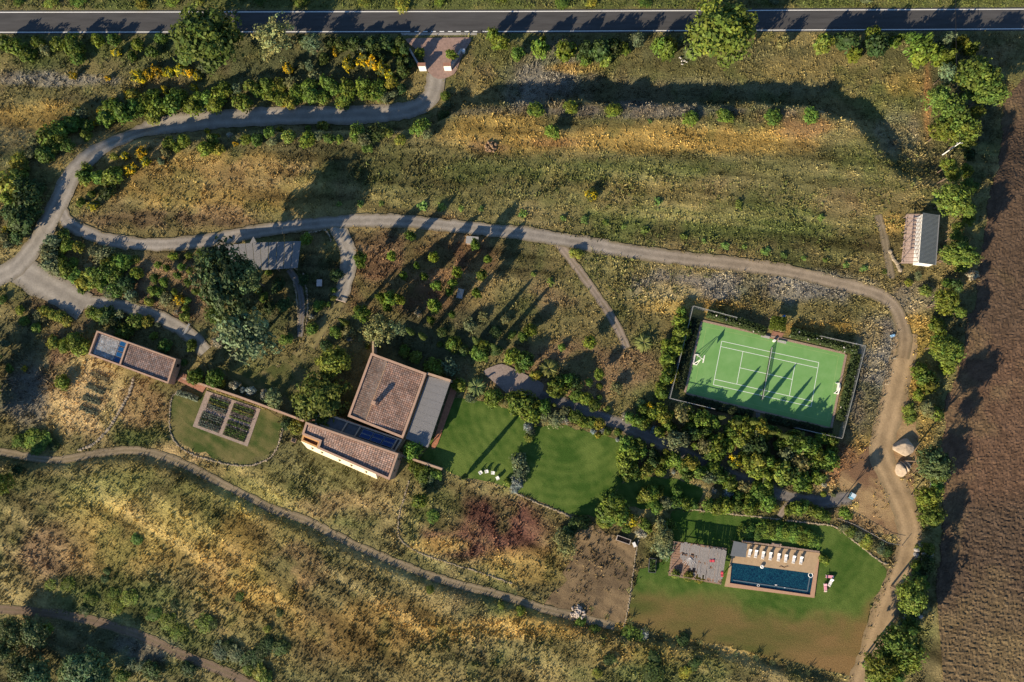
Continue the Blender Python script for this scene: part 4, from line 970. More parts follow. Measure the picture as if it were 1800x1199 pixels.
V("on the grassy bank right of the pool lawn", 1320, 879, "610 185 38 o 1;660 215 38 y 1;710 240 38 o 1;760 270 38 y 1;810 295 36 o 1;855 325 34 o 1;900 345 30 d 1")
V("beside the end of the pool deck", 1320, 879, "485 390 36 g 1.2")
A_R3 = "in the tree belt along the lower dirt track"
V(A_R3, 1320, 879, "1070 630 85 T 7.5;1025 600 50 T 5;970 960 115 T 7;1010 1040 75 T 6;860 1100 88 T 6.5;940 1150 60 T 6;830 1150 60 T 5.5")
V("under the belt by the lower dirt track", 1320, 879, "1150 40 45 g 3;1170 110 55 g 3.4;1090 440 40 g 2;1110 320 25 y;1120 480 40 d 2;1060 770 40 d;1000 820 35 o;990 700 30 y")
V("filling the belt along the ploughed field", 1320, 0, "1440 1010 40 d 3;1420 1120 45 g 3;1450 1230 45 g 3;1400 1290 40 d 3;1440 1440 45 g 3;1400 1590 40 d 2.5;1390 1760 45 g 3;1360 1880 40 d 3;1330 2040 50 g 3;1340 2300 45 d 3;1300 2420 45 g 3;1200 2520 45 d 3;1220 2720 45 g 3;1210 3060 45 d 3;1230 3200 45 g 3;1190 3420 45 d 3;1170 3620 50 g 3;1160 3720 50 d 3;1130 3840 50 g 3;1100 3990 50 d 3;1060 4120 50 g 3")
V("on the far verge above the road", 0, 0, "120 10.0 36 g 1.0;330 12.0 54 y 1.6;520 -8.0 66 g 1.2;930 10.0 55 y 2.0;1130 -13.0 60 g 1.0;1320 2.0 36 y 1.6;1700 -5.0 46 g 1.2;1980 -13.0 57 g 2.0;2400 7.0 41 y 1.0;2650 25.0 60 y 1.6;2900 2.0 42 g 1.2;3300 -8.0 46 g 2.0;3700 5.0 57 g 1.0;3900 2.0 48 y 1.6;4250 7.0 51 g 1.2;4700 15.0 36 g 2.0;5100 2.0 38 o 1.0;5700 -8.0 47 o 1.6")
V("added unseen beyond the left edge to cast shade", 0, 600, "-140 350 100 T 8;-120 130 90 T 8;-160 560 90 T 8")  # unseen trees added to throw shade in from the left

ROADSIDE = {A_N, A_V, A_W, A_B, A_S, "on the far verge above the road", "on the verge left of the gate", "in the thicket right of centre above the drive", "below the drive near the gate bend"}
HIGH = {A_O: 1.7, A_TR: 1.35, A_R1: 1.6, A_R2: 1.6, A_R3: 1.7, "in the tree belt right of the boulders": 1.5, "in the small orchard above the lane": 1.3}
TALL = {A_N: 1.25, A_V: 2.1, A_W: 2.2, A_MB: 1.5, A_MR: 1.5, A_RB: 1.6, A_LR: 1.4, A_B: 1.15, A_LB: 1.3, A_S: 1.3, A_CL: 1.5, A_G1: 1.4, "on the verge left of the gate": 1.9}
def place_plants():
    r = random.Random(3)
    for (area, k), items in PLANTS.items():
        items = sorted(items)
        name, noun, cat = KIND[k]
        if k == 'g' and area in ROADSIDE: name, noun = "roadside_shrub", "leafy green roadside shrub"
        grp = noun + "s " + area if len(items) > 1 else None
        for i, (px_, py_, rp, h) in enumerate(items):
            lab = noun + " " + area
            if len(items) == 2: lab += ", the " + ("left" if i == 0 else "right") + " one"
            elif len(items) > 2: lab += ", " + ordinal(i + 1) + " from left"
            rm = rp / 7.1 * (1.13 if k in 'gdyobTDO' else 1.0)
            tj = r.uniform(.68, 1.3); hu = r.uniform(-.2, .18)
            c = TINT[k]
            if area == A_B or 'thicket' in area and 'drive' in area: tj = max(tj, .95)
            tint = (c[0] * tj * (1 + hu), c[1] * tj, c[2] * tj * (1 - hu), 1)
            rz = r.uniform(0, 6.28); s1 = r.uniform(.78, 1.2); s2 = r.uniform(.78, 1.2)
            if k in 'gdyosbl':
                hh = h if h else (1.15 * rm if k != 'l' else .8 * rm) * r.uniform(.9, 1.25)
                if k in 'gdyob' and not h: hh = max(hh * TALL.get(area, 1.0), 1.0)
                x, y, z = G(px_, py_, hh * .5)
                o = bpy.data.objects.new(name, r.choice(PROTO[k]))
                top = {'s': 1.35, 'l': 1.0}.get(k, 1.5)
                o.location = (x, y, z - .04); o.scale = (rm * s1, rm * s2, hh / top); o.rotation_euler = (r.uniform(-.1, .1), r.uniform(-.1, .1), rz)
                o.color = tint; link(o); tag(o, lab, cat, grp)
            elif k in 'TORD':
                H = (h if h else 1.9 * rm + 3) * HIGH.get(area, 1.0)
                vr = min(rm * .95, H * .46) if area != A_O else H * .40; cz = H - vr * .9
                x, y, z = G(px_, py_, cz)
                t = thing(name, lab, cat, (float(x), float(y), float(z)), 0, grp)
                tr = bpy.data.objects.new("trunk", r.choice(TRUNK)); tr.scale = (rm * .9 + .6, rm * .9 + .6, cz); tr.rotation_euler = (0, 0, rz); link(tr, t)
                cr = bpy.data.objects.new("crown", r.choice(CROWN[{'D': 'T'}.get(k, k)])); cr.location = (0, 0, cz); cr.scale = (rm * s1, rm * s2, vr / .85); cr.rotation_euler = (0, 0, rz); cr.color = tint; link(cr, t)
            elif k == 'C':
                CW = .62 if h > 9.5 else .8
                x, y, z = G(px_, py_, h * .5)
                t = thing(name, lab, cat, (float(x), float(y), float(z)), 0, grp)
                tr = bpy.data.objects.new("trunk", STRAIGHT); tr.scale = (1.5, 1.5, h * .15); link(tr, t)
                cr = bpy.data.objects.new("crown", r.choice(CYPRESS)); cr.scale = (h * .95 * CW, h * .95 * CW, h); cr.rotation_euler = (0, 0, rz); cr.color = tint; link(cr, t)
            elif k in 'PA':
                x, y, z = G(px_, py_, h * .5)
                t = thing(name, lab, cat, (float(x), float(y), float(z)), 0, grp)
                tr = bpy.data.objects.new("trunk", STRAIGHT); tr.scale = (2.4 if k == 'P' else 1.2,) * 2 + (h * .45,); link(tr, t)
                cr = bpy.data.objects.new("crown", r.choice(PALMS if k == 'P' else YOUNG)); cr.location = (0, 0, h * .4); cr.scale = (rm * 1.05, rm * 1.05, rm if k == 'P' else h * .8); cr.rotation_euler = (0, 0, rz); cr.color = tint; link(cr, t)
place_plants()

def hedge(name, pts_px, wid, h, label, col, flowers=0, density=26, seed=1, cat="hedge"):
    """clipped or loose hedge along a pixel line: leaves over a box-like core"""
    r = np.random.default_rng(seed); c = catmull(pts_px, 6)
    x, y, z = G(c[:, 0], c[:, 1], h * .5); L = np.concatenate([[0], np.cumsum(np.hypot(np.diff(x), np.diff(y)))])
    n = int(L[-1] * (wid + 2 * h) * density)
    s = r.random(n) * L[-1]; X = np.interp(s, L, x); Y = np.interp(s, L, y); Z = np.interp(s, L, z)
    tx = np.interp(s + .2, L, x) - np.interp(s - .2, L, x); ty = np.interp(s + .2, L, y) - np.interp(s - .2, L, y); tl = np.hypot(tx, ty) + 1e-6
    nxx = -ty / tl; nyy = tx / tl
    ang = r.random(n) * math.pi; sx = np.sign(np.cos(ang)) * np.abs(np.cos(ang)) ** .55; sz = np.sin(ang) ** .5
    rr = .72 + .36 * fbm(X, Y + sx, 1.5, seed + 70) + .1 * r.normal(size=n)
    o = sx * wid / 2 * rr; hz = h * sz * rr
    p = np.stack([X + nxx * o, Y + nyy * o, Z + hz], -1)
    nn = np.stack([nxx * sx, nyy * sx, sz + .2], -1) + r.normal(size=(n, 3)) * .5
    v = leaf_quads(r, p, nn, .32)
    vc = np.array(col) * (.6 + .8 * r.random((n, 1)))
    if flowers:
        fl = (r.random(n) < flowers) & (sz > .6); vc[fl] = (.62, .58, .54)
    vc = np.repeat(vc, 4, 0); f = list(map(tuple, np.arange(len(v)).reshape(-1, 4)))
    # core
    m = len(x); T = np.gradient(np.stack([x, y], -1), axis=0); T /= np.linalg.norm(T, axis=1)[:, None]
    Vc = []
    for q, hh in ((-.36, 0), (-.33, .72), (.33, .72), (.36, 0)):
        Vc.append(np.stack([x - T[:, 1] * q * wid, y + T[:, 0] * q * wid, z + hh * h], -1))
    b = len(v); V_ = np.concatenate([v] + Vc)
    for a in range(3):
        for i in range(m - 1): f.append((b + a * m + i, b + a * m + i + 1, b + (a + 1) * m + i + 1, b + (a + 1) * m + i))
    loc = (float(x[0]), float(y[0]), float(z[0]))
    me = raw_mesh(name, V_ - np.array(loc), np.array(f), np.concatenate([vc, np.tile(np.array(col) * .5, (4 * m, 1))]))
    ob = bpy.data.objects.new(name, me); ob.location = loc; link(ob)
    return tag(ob, label, cat)
hedge("oleander_hedge", [(1243, 549), (1300, 567), (1346, 583)], 2.3, 1.7, "white-flowered oleander hedge above the court, left of the gazebo", (.05, .075, .02), .012, seed=1)
hedge("oleander_hedge", [(1389, 584), (1440, 597), (1506, 615)], 2.4, 1.7, "white-flowered oleander hedge above the court, right of the gazebo", (.05, .075, .02), .012, seed=2)
hedge("oleander_hedge", [(1506, 622), (1497, 660), (1487, 705), (1478, 740)], 2.2, 1.5, "dark green oleander hedge along the court's right side", (.048, .072, .02), .006, seed=3)
hedge("dark_hedge", [(1224, 560), (1208, 620), (1194, 684)], 2.2, 1.2, "dark low hedge along the court's left side", (.03, .045, .016), seed=4)
hedge("dark_hedge", [(1204, 700), (1260, 714), (1322, 730)], 2.0, 1.0, "dark low hedge below the court, left part", (.032, .048, .016), seed=5)
hedge("dark_hedge", [(1344, 734), (1400, 747), (1462, 762)], 2.0, 1.0, "dark low hedge below the court, right part", (.032, .048, .016), seed=6)

# ================================================================== BUILDINGS
def W(px_, py_, z):
    """place at height z seen at a pixel"""
    x, y = G0(px_, py_, z)
    return (float(x), float(y))
def lerp(a, b, t): return tuple(a[i] + (b[i] - a[i]) * t for i in range(len(a)))
def bil(Q, u, v): return lerp(lerp(Q[0], Q[1], u), lerp(Q[3], Q[2], u), v)      # Q: TL TR BR BL
def inset(Q, d):
    out = []; n = len(Q)
    ar = sum(Q[i][0] * Q[(i + 1) % n][1] - Q[(i + 1) % n][0] * Q[i][1] for i in range(n)); sg = 1 if ar > 0 else -1
    for i in range(n):
        p0 = Vector(Q[i - 1]); p1 = Vector(Q[i]); p2 = Vector(Q[(i + 1) % n])
        e1 = (p1 - p0).normalized(); e2 = (p2 - p1).normalized()
        n1 = Vector((-e1.y, e1.x)) * sg; n2 = Vector((-e2.y, e2.x)) * sg
        b = (n1 + n2); k = d / max(.2, b.dot(n1))
        out.append((p1.x + b.x * k, p1.y + b.y * k))
    return out
def ring(mb, Q, t, z0, z1, zin):
    """wall ring: outer face z0..z1, coping t wide at z1, inner face down to zin"""
    I = inset(Q, t); n = len(Q)
    ar = sum(Q[i][0] * Q[(i + 1) % n][1] - Q[(i + 1) % n][0] * Q[i][1] for i in range(n))
    if ar < 0: Q = Q[::-1]; I = I[::-1]
    for i in range(n):
        j = (i + 1) % n
        a, b, c, d = Q[i], Q[j], I[j], I[i]
        mb.face([(*a, z0), (*b, z0), (*b, z1), (*a, z1)])
        mb.face([(*a, z1), (*b, z1), (*c, z1), (*d, z1)])
        mb.face([(*d, z1), (*c, z1), (*c, zin), (*d, zin)])
    return I
PLASTER = mat("plaster", (0.40, 0.275, 0.19), 0.9, 0.18, 1.2, bump=.01, bscale=8)
YELLOW = mat("yellow_plaster", (0.64, 0.55, 0.38), 0.9, 0.1, 0.8)
COPING = mat("coping", (0.40, 0.26, 0.185), 0.9, 0.2, 2.5)
TILE = mat("clay_tile", (1, 1, 1), 0.85, 0.2, 3.0, attr=True)
MEMBRANE = mat("roof_membrane", (0.12, 0.115, 0.115), 0.85, 0.25, 1.0)
PANEL = mat("solar_glass", (0.008, 0.03, 0.115), 0.25, 0.1, 2, spec=0.5)
FRAME = mat("grey_metal", (0.32, 0.32, 0.33), 0.5, 0.1, 3, metallic=.4)
REED = mat("reed_mat", (0.19, 0.185, 0.185), 0.95, 0.35, 2.5, bump=.04, bscale=12, stretch=(0.33, 1.5, 12))
WOOD = mat("weathered_wood", (0.25, 0.18, 0.135), 0.85, 0.3, 4.0, stretch=(0.2, 1, 6))
DARK = mat("dark_opening", (0.015, 0.014, 0.013), 0.6, 0.1, 2)
STONE = mat("field_stone", (0.27, 0.22, 0.155), 0.95, 0.35, 2.0, bump=.05, bscale=4)
WHITE = mat("white_paint", (0.72, 0.71, 0.68), 0.7, 0.08, 3)
TERRA = mat("terracotta", (0.29, 0.145, 0.095), 0.9, 0.25, 2.5)
BRICK = mat("brick_edge", (0.30, 0.215, 0.165), 0.9, 0.35, 5.0)
SOIL = mat("bed_soil", (0.085, 0.065, 0.05), 0.95, 0.4, 4)

def tile_roof(Q, nu, nv, zf, name, parent, seed, base=(0.40, 0.25, 0.185), gap=.17):
    """clay tiles laid in courses over quad Q (TL TR BR BL); zf(u, v) height"""
    r = random.Random(seed); mb = MB(); rows = [r.uniform(.9, 1.1) for _ in range(nv)]
    for j in range(nv):
        for i in range(nu):
            u0, u1 = (i + gap * .5) / nu, (i + 1 - gap * .5) / nu; v0, v1 = (j + gap * .5) / nv, (j + 1 - gap * .5) / nv
            n_ = vnoise(np.array(i * .35), np.array(j * .35), 1.0, seed)
            t = (.62 + .42 * r.random()) * (.75 + .5 * float(n_)) * rows[j]; g = r.uniform(-.06, .10)
            col = (base[0] * t * (1 - g * .3), base[1] * t * (1 + g), base[2] * t * (1 + g * 2))
            p = [bil(Q, u0, v0), bil(Q, u1, v0), bil(Q, u1, v1), bil(Q, u0, v1)]; zz = [zf(u0, v0), zf(u1, v0), zf(u1, v1), zf(u0, v1)]
            d = r.uniform(.05, .08); k = [r.uniform(-.012, .012) for _ in range(4)]
            tilt = .03
            top = [(*p[a], zz[a] + d + k[a] + (tilt if a in (0, 1) else 0)) for a in range(4)]
            bot = [(*p[a], zz[a] - .02) for a in range(4)]
            mb.face(top[::-1], col)
            for a in range(4):
                b = (a + 1) % 4
                mb.face([top[a], top[b], bot[b], bot[a]], col)
    return part(name, mb, TILE, parent, kind="stuff")

# ---- main house (square block with a big tiled roof) -------------------------------------------
HA = 5.0
QA = [W(652.2, 620, HA), W(749.7, 656, HA), W(708.3, 771, HA), W(610.9, 732, HA)]
house = thing("main_house", "square main house with large brown tiled roof and tall chimney", "house", (*bil(QA, .5, .5), 0))
mb = MB(); IA = ring(mb, QA, .55, 0, HA, HA - 1.2); part("wall", mb, COPING, house)
mb = MB()
zA = lambda u, v: HA - .55 + .42 * (1 - abs(u - .30) / .70) - (.10 if u < .3 else 0)
mb.face([(*bil(IA, u, v), zA(u, v) - .03) for u, v in ((0, 0), (0, 1), (.3, 1), (.3, 0))]); mb.face([(*bil(IA, u, v), zA(u, v) - .03) for u, v in ((.3, 0), (.3, 1), (1, 1), (1, 0))])
roof = part("roof", mb, MEMBRANE, house)
QL = [bil(IA, .012, .01), bil(IA, .295, .01), bil(IA, .295, .99), bil(IA, .012, .99)]
QR = [bil(IA, .305, .01), bil(IA, .985, .01), bil(IA, .985, .99), bil(IA, .305, .99)]
tile_roof(QL, 14, 30, lambda u, v: zA(.012 + u * .283, v), "roof_tiles", roof, 1, (0.30, 0.205, 0.155))
tile_roof(QR, 18, 30, lambda u, v: zA(.305 + u * .68, v), "roof_tiles", roof, 2)
mb = MB(); a = bil(IA, .30, .02); b = bil(IA, .30, .98)
for k in range(34):
    p = lerp(a, b, k / 34); q = lerp(a, b, (k + .8) / 34)
    mb.bar((*p, zA(.3, 0) + .16 + .03 * random.random()), (*q, zA(.3, 0) + .15), .22 + .1 * random.random(), .2)
part("ridge_tiles", mb, mat("ridge", (0.42, 0.27, 0.17), .9, .3, 5), roof, kind="stuff")
cx, cy = W(657, 708, HA + 2.2)
mb = MB(); mb.box(cx, cy, 1.0, .9, HA - .4, HA + 2.0, -.35)
chim = part("chimney", mb, COPING, house)
mb = MB(); mb.box(cx, cy, 1.2, 1.1, HA + 2.0, HA + 2.12, -.35); mb.box(cx, cy, .9, .8, HA + 2.12, HA + 2.4, -.35); part("chimney_cap", mb, COPING, chim)
# upper wall runs on past the house over the pergola
mb = MB(); p = QA[1]; q = W(792, 669.5, 4.6); mb.bar((*lerp(p, q, .012), 4.6), (*q, 4.6), .55, 4.6); part("garden_wing_wall", mb, PLASTER, house)
mb = MB(); p = QA[0]; q = W(655.5, 600, 3.0); mb.bar((*lerp(p, q, .03), 3.0), (*q, 3.0), .45, 3.0); part("garden_wing_wall", mb, PLASTER, house)

# ---- reed pergola beside the main house
HP = 4.1
QP = [W(753, 661, HP), W(791.5, 671, HP), W(752, 787, HP), W(713, 771, HP)]
perg = thing("reed_pergola", "long grey reed-covered pergola along the main house", "pergola", (*bil(QP, .5, .5), 0))
for k in range(9):
    mb = MB(); v0, v1 = k / 9 + .0008, (k + 1) / 9 - .0008; dz = random.uniform(-.012, .012)
    mb.prism([bil(QP, 0, v0), bil(QP, 1, v0), bil(QP, 1, v1), bil(QP, 0, v1)], HP - .1 + dz, HP + dz, bottom=True)
    part("reed_panel", mb, REED, perg)
for v in (.02, .34, .66, .98):
    mb = MB(); p = bil(QP, .95, v); mb.tube((*p, 0), (*p, HP - .12), .12); part("post", mb, WOOD, perg)
    mb = MB(); mb.bar((*bil(QP, .0, v), HP - .13), (*bil(QP, 1.0, v), HP - .13), .14, .18); part("beam", mb, WOOD, perg)

# ---- link block between the house and the long wing
HL = 4.85
QK = [W(563, 723.5, HL), W(707, 772.5, HL), W(694, 794.5, HL), W(550, 744, HL)]
linkb = thing("link_block", "flat-roofed link between main house and long wing", "building", (*bil(QK, .5, .5), 0))
mb = MB(); IK = ring(mb, QK, .35, 0, HL, HL - .9); part("wall", mb, PLASTER, linkb)
mb = MB(); mb.face([(*p, HL - .6) for p in IK][::-1]); lroof = part("roof", mb, MEMBRANE, linkb)
for u in (.335, .50, .965):
    mb = MB(); mb.bar((*bil(IK, u, 0), HL - .05), (*bil(IK, u, 1), HL - .05), .3, .7); part("divider", mb, PLASTER, linkb)
for i in range(3):
    for j in range(2):
        u0 = .55 + i * .138; v0 = .12 + j * .41
        pq = [bil(IK, u0, v0), bil(IK, u0 + .128, v0), bil(IK, u0 + .128, v0 + .37), bil(IK, u0, v0 + .37)]
        z1 = HL - .22 + (.18 if j == 0 else 0)
        mb = MB(); mb.prism(pq, HL - .5, [z1 + .16, z1 + .16, z1, z1]); pan = part("solar_panel", mb, FRAME, linkb)
        ii = inset(pq, .05); mb = MB(); mb.face([(*ii[0], z1 + .164), (*ii[3], z1 + .008), (*ii[2], z1 + .008), (*ii[1], z1 + .164)]); part("cell_glass", mb, PANEL, pan)
mb = MB(); mb.prism([W(530, 716, 0.2), W(560, 722, .2), W(552, 742, .2), W(524, 735, .2)], 0.0, .2); one("courtyard_floor", mb, TERRA, "red tiled court left of the link block", None, (*W(540, 728, 0), 0), kind="structure")

# ---- long wing with a battered yellow wall
HB = 6.6
QB = [W(537.4, 741.5, HB), W(700.3, 797.5, HB), W(684.3, 844, HB), W(526.8, 775, HB)]
wing = thing("long_wing", "long tiled wing with sloping yellow front wall and solar link", "house", (*bil(QB, .5, .5), 0))
n1 = bil(QB, .195, .66); n2 = bil(QB, .195, 1.0); n3 = bil(QB, 0, .66)
POLYB = [QB[0], QB[1], QB[2], n2, n1, n3]
mb = MB(); ring(mb, POLYB, .5, 0, HB, HB - 1.1); part("wall", mb, COPING, wing)
IB = inset(QB, .5); zB = lambda u, v: HB - .5 + .12 * (1 - v)
mb = MB(); mb.face([(*bil(IB, u, v), zB(u, v) - .03) for u, v in ((0, 0), (0, .63), (.21, .63), (.21, 1), (1, 1), (1, 0))]); broof = part("roof", mb, MEMBRANE, wing)
QT = [bil(IB, .01, .02), bil(IB, .99, .02), bil(IB, .99, .63), bil(IB, .01, .63)]; tile_roof(QT, 37, 7, lambda u, v: zB(u, v * .6), "roof_tiles", broof, 3, (0.38, 0.245, 0.19))
QT = [bil(IB, .235, .632), bil(IB, .99, .632), bil(IB, .99, .985), bil(IB, .235, .985)]; tile_roof(QT, 28, 4, lambda u, v: zB(u, .63 + v * .37), "roof_tiles", broof, 4, (0.38, 0.245, 0.19))
# small sunken balcony in the notch
QN = [n3, n1, n2, QB[3]]; 
mb = MB(); qn = [lerp(n3, n1, .004), lerp(n3, n1, .985), lerp(QB[3], n2, .985), lerp(QB[3], n2, .004)]
qn[0] = lerp(qn[0], qn[3], .02); qn[1] = lerp(qn[1], qn[2], .02)
I_ = ring(mb, qn, .4, 0, HB - .8, HB - 2.4); part("balcony_parapet", mb, mat("ochre_plaster", (0.50, 0.29, 0.12), .9, .15, 2), wing)
mb = MB(); mb.face([(*p, HB - 2.2) for p in I_][::-1]); part("balcony_floor", mb, TERRA, wing)
# battered front
d = Vector(QB[2]) - Vector(QB[3]); d.normalize(); nrm = Vector((d.y, -d.x))
if nrm.y > 0: nrm = -nrm
mb = MB(); A0 = Vector(QB[3]) + nrm * .03; A1 = Vector(lerp(QB[3], QB[2], .84)) + nrm * .03
topz = HB - .85; out = 1.9
b0 = A0 + nrm * out + d * .5; b1 = A1 + nrm * out - d * .2
mb.face([(*A0, topz), (*b0, -.1), (*b1, -.1), (*A1, topz)]); mb.face([(*A0, topz), (*A0, -.1), (*b0, -.1)]); mb.face([(*A1, topz), (*b1, -.1), (*A1, -.1)])
scarp = part("sloping_wall", mb, YELLOW, wing)
for t in (.13, .26, .50, .66, .86):
    c = A0.lerp(A1, t) + nrm * (out * .42); zz = topz * .58; mb = MB()
    mb.face([(*(c - d * .35 + nrm * .10), zz + .05), (*(c + d * .0 + nrm * .42), zz - .55), (*(c + d * .38 + nrm * .10), zz + .05)])
    mb.face([(*(c - d * .35 - nrm * .03), zz + .75), (*(c - d * .35 + nrm * .10), zz + .05), (*(c + d * .38 + nrm * .10), zz + .05), (*(c + d * .38 - nrm * .03), zz + .75)])
    part("window", mb, DARK, scarp)
e = Vector(QB[1]); g = Vector(QB[2]); ee = (g - e).normalized(); en = Vector((-ee.y, ee.x));
if en.x < 0: en = -en
for t, z0, z1, w_ in ((.22, 3.9, 4.7, .5), (.22, 1.6, 2.4, .5), (.66, 3.6, 4.7, .5)):
    c = e + (g - e) * t + en * .02; mb = MB(); mb.box(c.x, c.y, .06, w_, z0, z1, math.atan2(en.y, en.x)); part("window", mb, DARK, wing)

# ---- annexe on the left
HC = 3.2
QC = [W(170, 581, HC), W(309.5, 631, HC), W(295.5, 674.5, HC), W(155, 623, HC)]
annex = thing("annexe", "low long annexe with tiled half and pebbled half roof", "building", (*bil(QC, .5, .5), 0))
mb = MB(); IC = ring(mb, QC, .38, 0, HC, HC - 1.0); part("wall", mb, COPING, annex)
mb = MB(); mb.bar((*bil(IC, .388, 0), HC - .02), (*bil(IC, .388, 1), HC - .02), .4, .9); part("divider", mb, COPING, annex)
qd = [bil(IC, 0, 0), bil(IC, .37, 0), bil(IC, .37, 1), bil(IC, 0, 1)]
mb = MB(); mb.face([(*p, HC - .75) for p in qd][::-1]); proof = part("roof", mb, MEMBRANE, annex)
tile_roof([bil(qd, .03, .03), bil(qd, .74, .03), bil(qd, .74, .97), bil(qd, .03, .97)], 24, 18, lambda u, v: HC - .74, "pale_tiles", proof, 6, (0.46, 0.45, 0.44))
for k in range(4):
    pq = [bil(qd, .77, k / 4 + .03), bil(qd, .97, k / 4 + .03), bil(qd, .97, k / 4 + .235), bil(qd, .77, k / 4 + .235)]
    mb = MB(); mb.prism(pq, HC - .75, HC - .6); pan = part("solar_panel", mb, FRAME, annex)
    mb = MB(); mb.face([(*p, HC - .594) for p in inset(pq, .05)][::-1]); part("cell_glass", mb, mat("blue_glass", (0.01, 0.07, 0.19), .25, .1, 2, spec=.5), pan)
qe = [bil(IC, .405, 0), bil(IC, 1, 0), bil(IC, 1, 1), bil(IC, .405, 1)]
mb = MB(); mb.face([(*p, HC - .46) for p in qe][::-1]); troof = part("roof", mb, MEMBRANE, annex)
tile_roof([bil(qe, .01, .02), bil(qe, .99, .02), bil(qe, .99, .98), bil(qe, .01, .98)], 24, 12, lambda u, v: HC - .45, "roof_tiles", troof, 7, (0.34, 0.235, 0.195))
c = Vector(lerp(QC[1], QC[2], .25)); mb = MB(); mb.box(c.x + .02, c.y, .08, .8, .9, 2.0, -.35); part("window", mb, DARK, annex)
# little terracotta steps between annexe and garden wall
mb = MB(); mb.prism([W(310, 668, .3), W(322, 655, .3), W(362, 680, .3), W(356, 690, .3)], 0, .3); one("entrance_steps", mb, TERRA, "terracotta landing between annexe and garden wall", "landing", (*W(340, 675, 0), 0))

# ---- garden walls
def wall_run(name, pts, h, w, m, label, base=None):
    P_ = [W(a, b, h) for a, b in pts]; mb = MB()
    for i in range(len(P_) - 1): mb.bar((*P_[i], h - .004 * i), (*P_[i + 1], h - .004 * i), w, h + .2)
    return one(name, mb, m, label, "wall", (*P_[0], 0))
wall_run("garden_wall", [(321, 665), (358, 677), (418, 697), (478, 719), (534, 740)], 2.3, .5, COPING, "long beige garden wall from annexe to the long wing")
wall_run("garden_wall", [(705, 800), (724, 807), (777, 825)], 2.0, .5, PLASTER, "short beige garden wall right of the long wing")

# ---- reed carport
HR = 3.0
RT = [(381, 432), (450, 426.5), (529.5, 424)]; RBm = [(392, 463), (453.5, 475), (523.5, 471)]
carp = thing("reed_carport", "grey reed-roofed carport beside the shaded track", "carport", (*W(455, 450, 0), 0))
def rail(L, t):
    t *= 2; i = min(int(t), 1); return lerp(L[i], L[i + 1], t - i)
for k in range(11):
    mb = MB(); t0, t1 = k / 11 + .003, (k + 1) / 11 - .003; dz = .05 * random.random()
    mb.prism([W(*rail(RT, t0), HR), W(*rail(RT, t1), HR), W(*rail(RBm, t1), HR), W(*rail(RBm, t0), HR)], HR - .08 + dz, HR + dz, bottom=True)
    part("reed_panel", mb, REED, carp)
mb = MB(); mb.prism([W(439, 427.5, HR), W(445.5, 416, HR), W(451, 426, HR)], HR - .02, HR + .07, bottom=True); part("reed_flap", mb, REED, carp)
for k in range(5):
    t = .03 + .94 * k / 4
    mb = MB(); mb.bar((*W(*rail(RT, t), HR - .1), HR - .09), (*W(*rail(RBm, t), HR - .1), HR - .09), .14, .2); part("beam", mb, WOOD, carp)
    for L in (RT, RBm):
        p = W(*lerp(rail(L, t), (455, 450), .06), HR); mb = MB(); mb.tube((*p, 0), (*p, HR - .25), .09); part("post", mb, WOOD, carp)

# ---- shed with grey sheet roof and open beam terrace
HS = 2.9
QS = [W(1621, 374, HS), W(1651.4, 378, HS), W(1645, 466, HS), W(1614, 462.5, HS)]
shed = thing("shed", "grey sheet-roofed shed with open beamed terrace", "shed", (*bil(QS, .5, .5), 0))
mb = MB(); mb.prism(inset(QS, .25), 0, HS - .12); part("wall", mb, WHITE, shed)
mb = MB(); N_ = 40
for k in range(N_):
    v0, v1, v2 = k / N_, (k + .5) / N_, (k + 1) / N_
    for a, b, za, zb in ((v0, v1, 0, .05), (v1, v2, .05, 0)):
        mb.face([(*bil(QS, 0, a), HS + .25 + za), (*bil(QS, 0, b), HS + .25 + zb), (*bil(QS, 1, b), HS + zb), (*bil(QS, 1, a), HS + za)])
sr = part("roof", mb, mat("sheet_roof", (0.085, 0.10, 0.11), .6, .12, 1.5), shed)
mb = MB(); mb.bar((*bil(QS, .99, 0), HS + .09), (*bil(QS, .99, 1), HS + .09), .18, .12); part("gutter", mb, FRAME, sr)
QG = [W(1594.5, 376, 2.5), W(1620, 376, 2.5), W(1613, 461, 2.5), W(1586, 461, 2.5)]
QGf = [W(1592.5, 376, .1), W(1620, 376, .1), W(1613, 463, .1), W(1584.5, 463, .1)]
mb = MB(); mb.prism(QGf, -.1, .1); part("terrace_floor", mb, mat("terrace_tiles", (0.40, 0.30, 0.26), .9, .3, 3), shed)
for k in range(13):
    mb = MB(); v = .01 + .98 * k / 12; mb.bar((*bil(QG, 0, v), 2.5), (*bil(QG, 1, v), 2.62), .13, .16); part("beam", mb, WOOD, shed)
mb = MB(); mb.bar((*bil(QG, .10, 0), 2.33), (*bil(QG, .10, 1), 2.33), .14, .16); part("beam", mb, WOOD, shed)
for v in (.02, .34, .66, .98):
    mb = MB(); p = bil(QG, .10, v); mb.tube((*p, 0), (*p, 2.2), .08); part("post", mb, WOOD, shed)

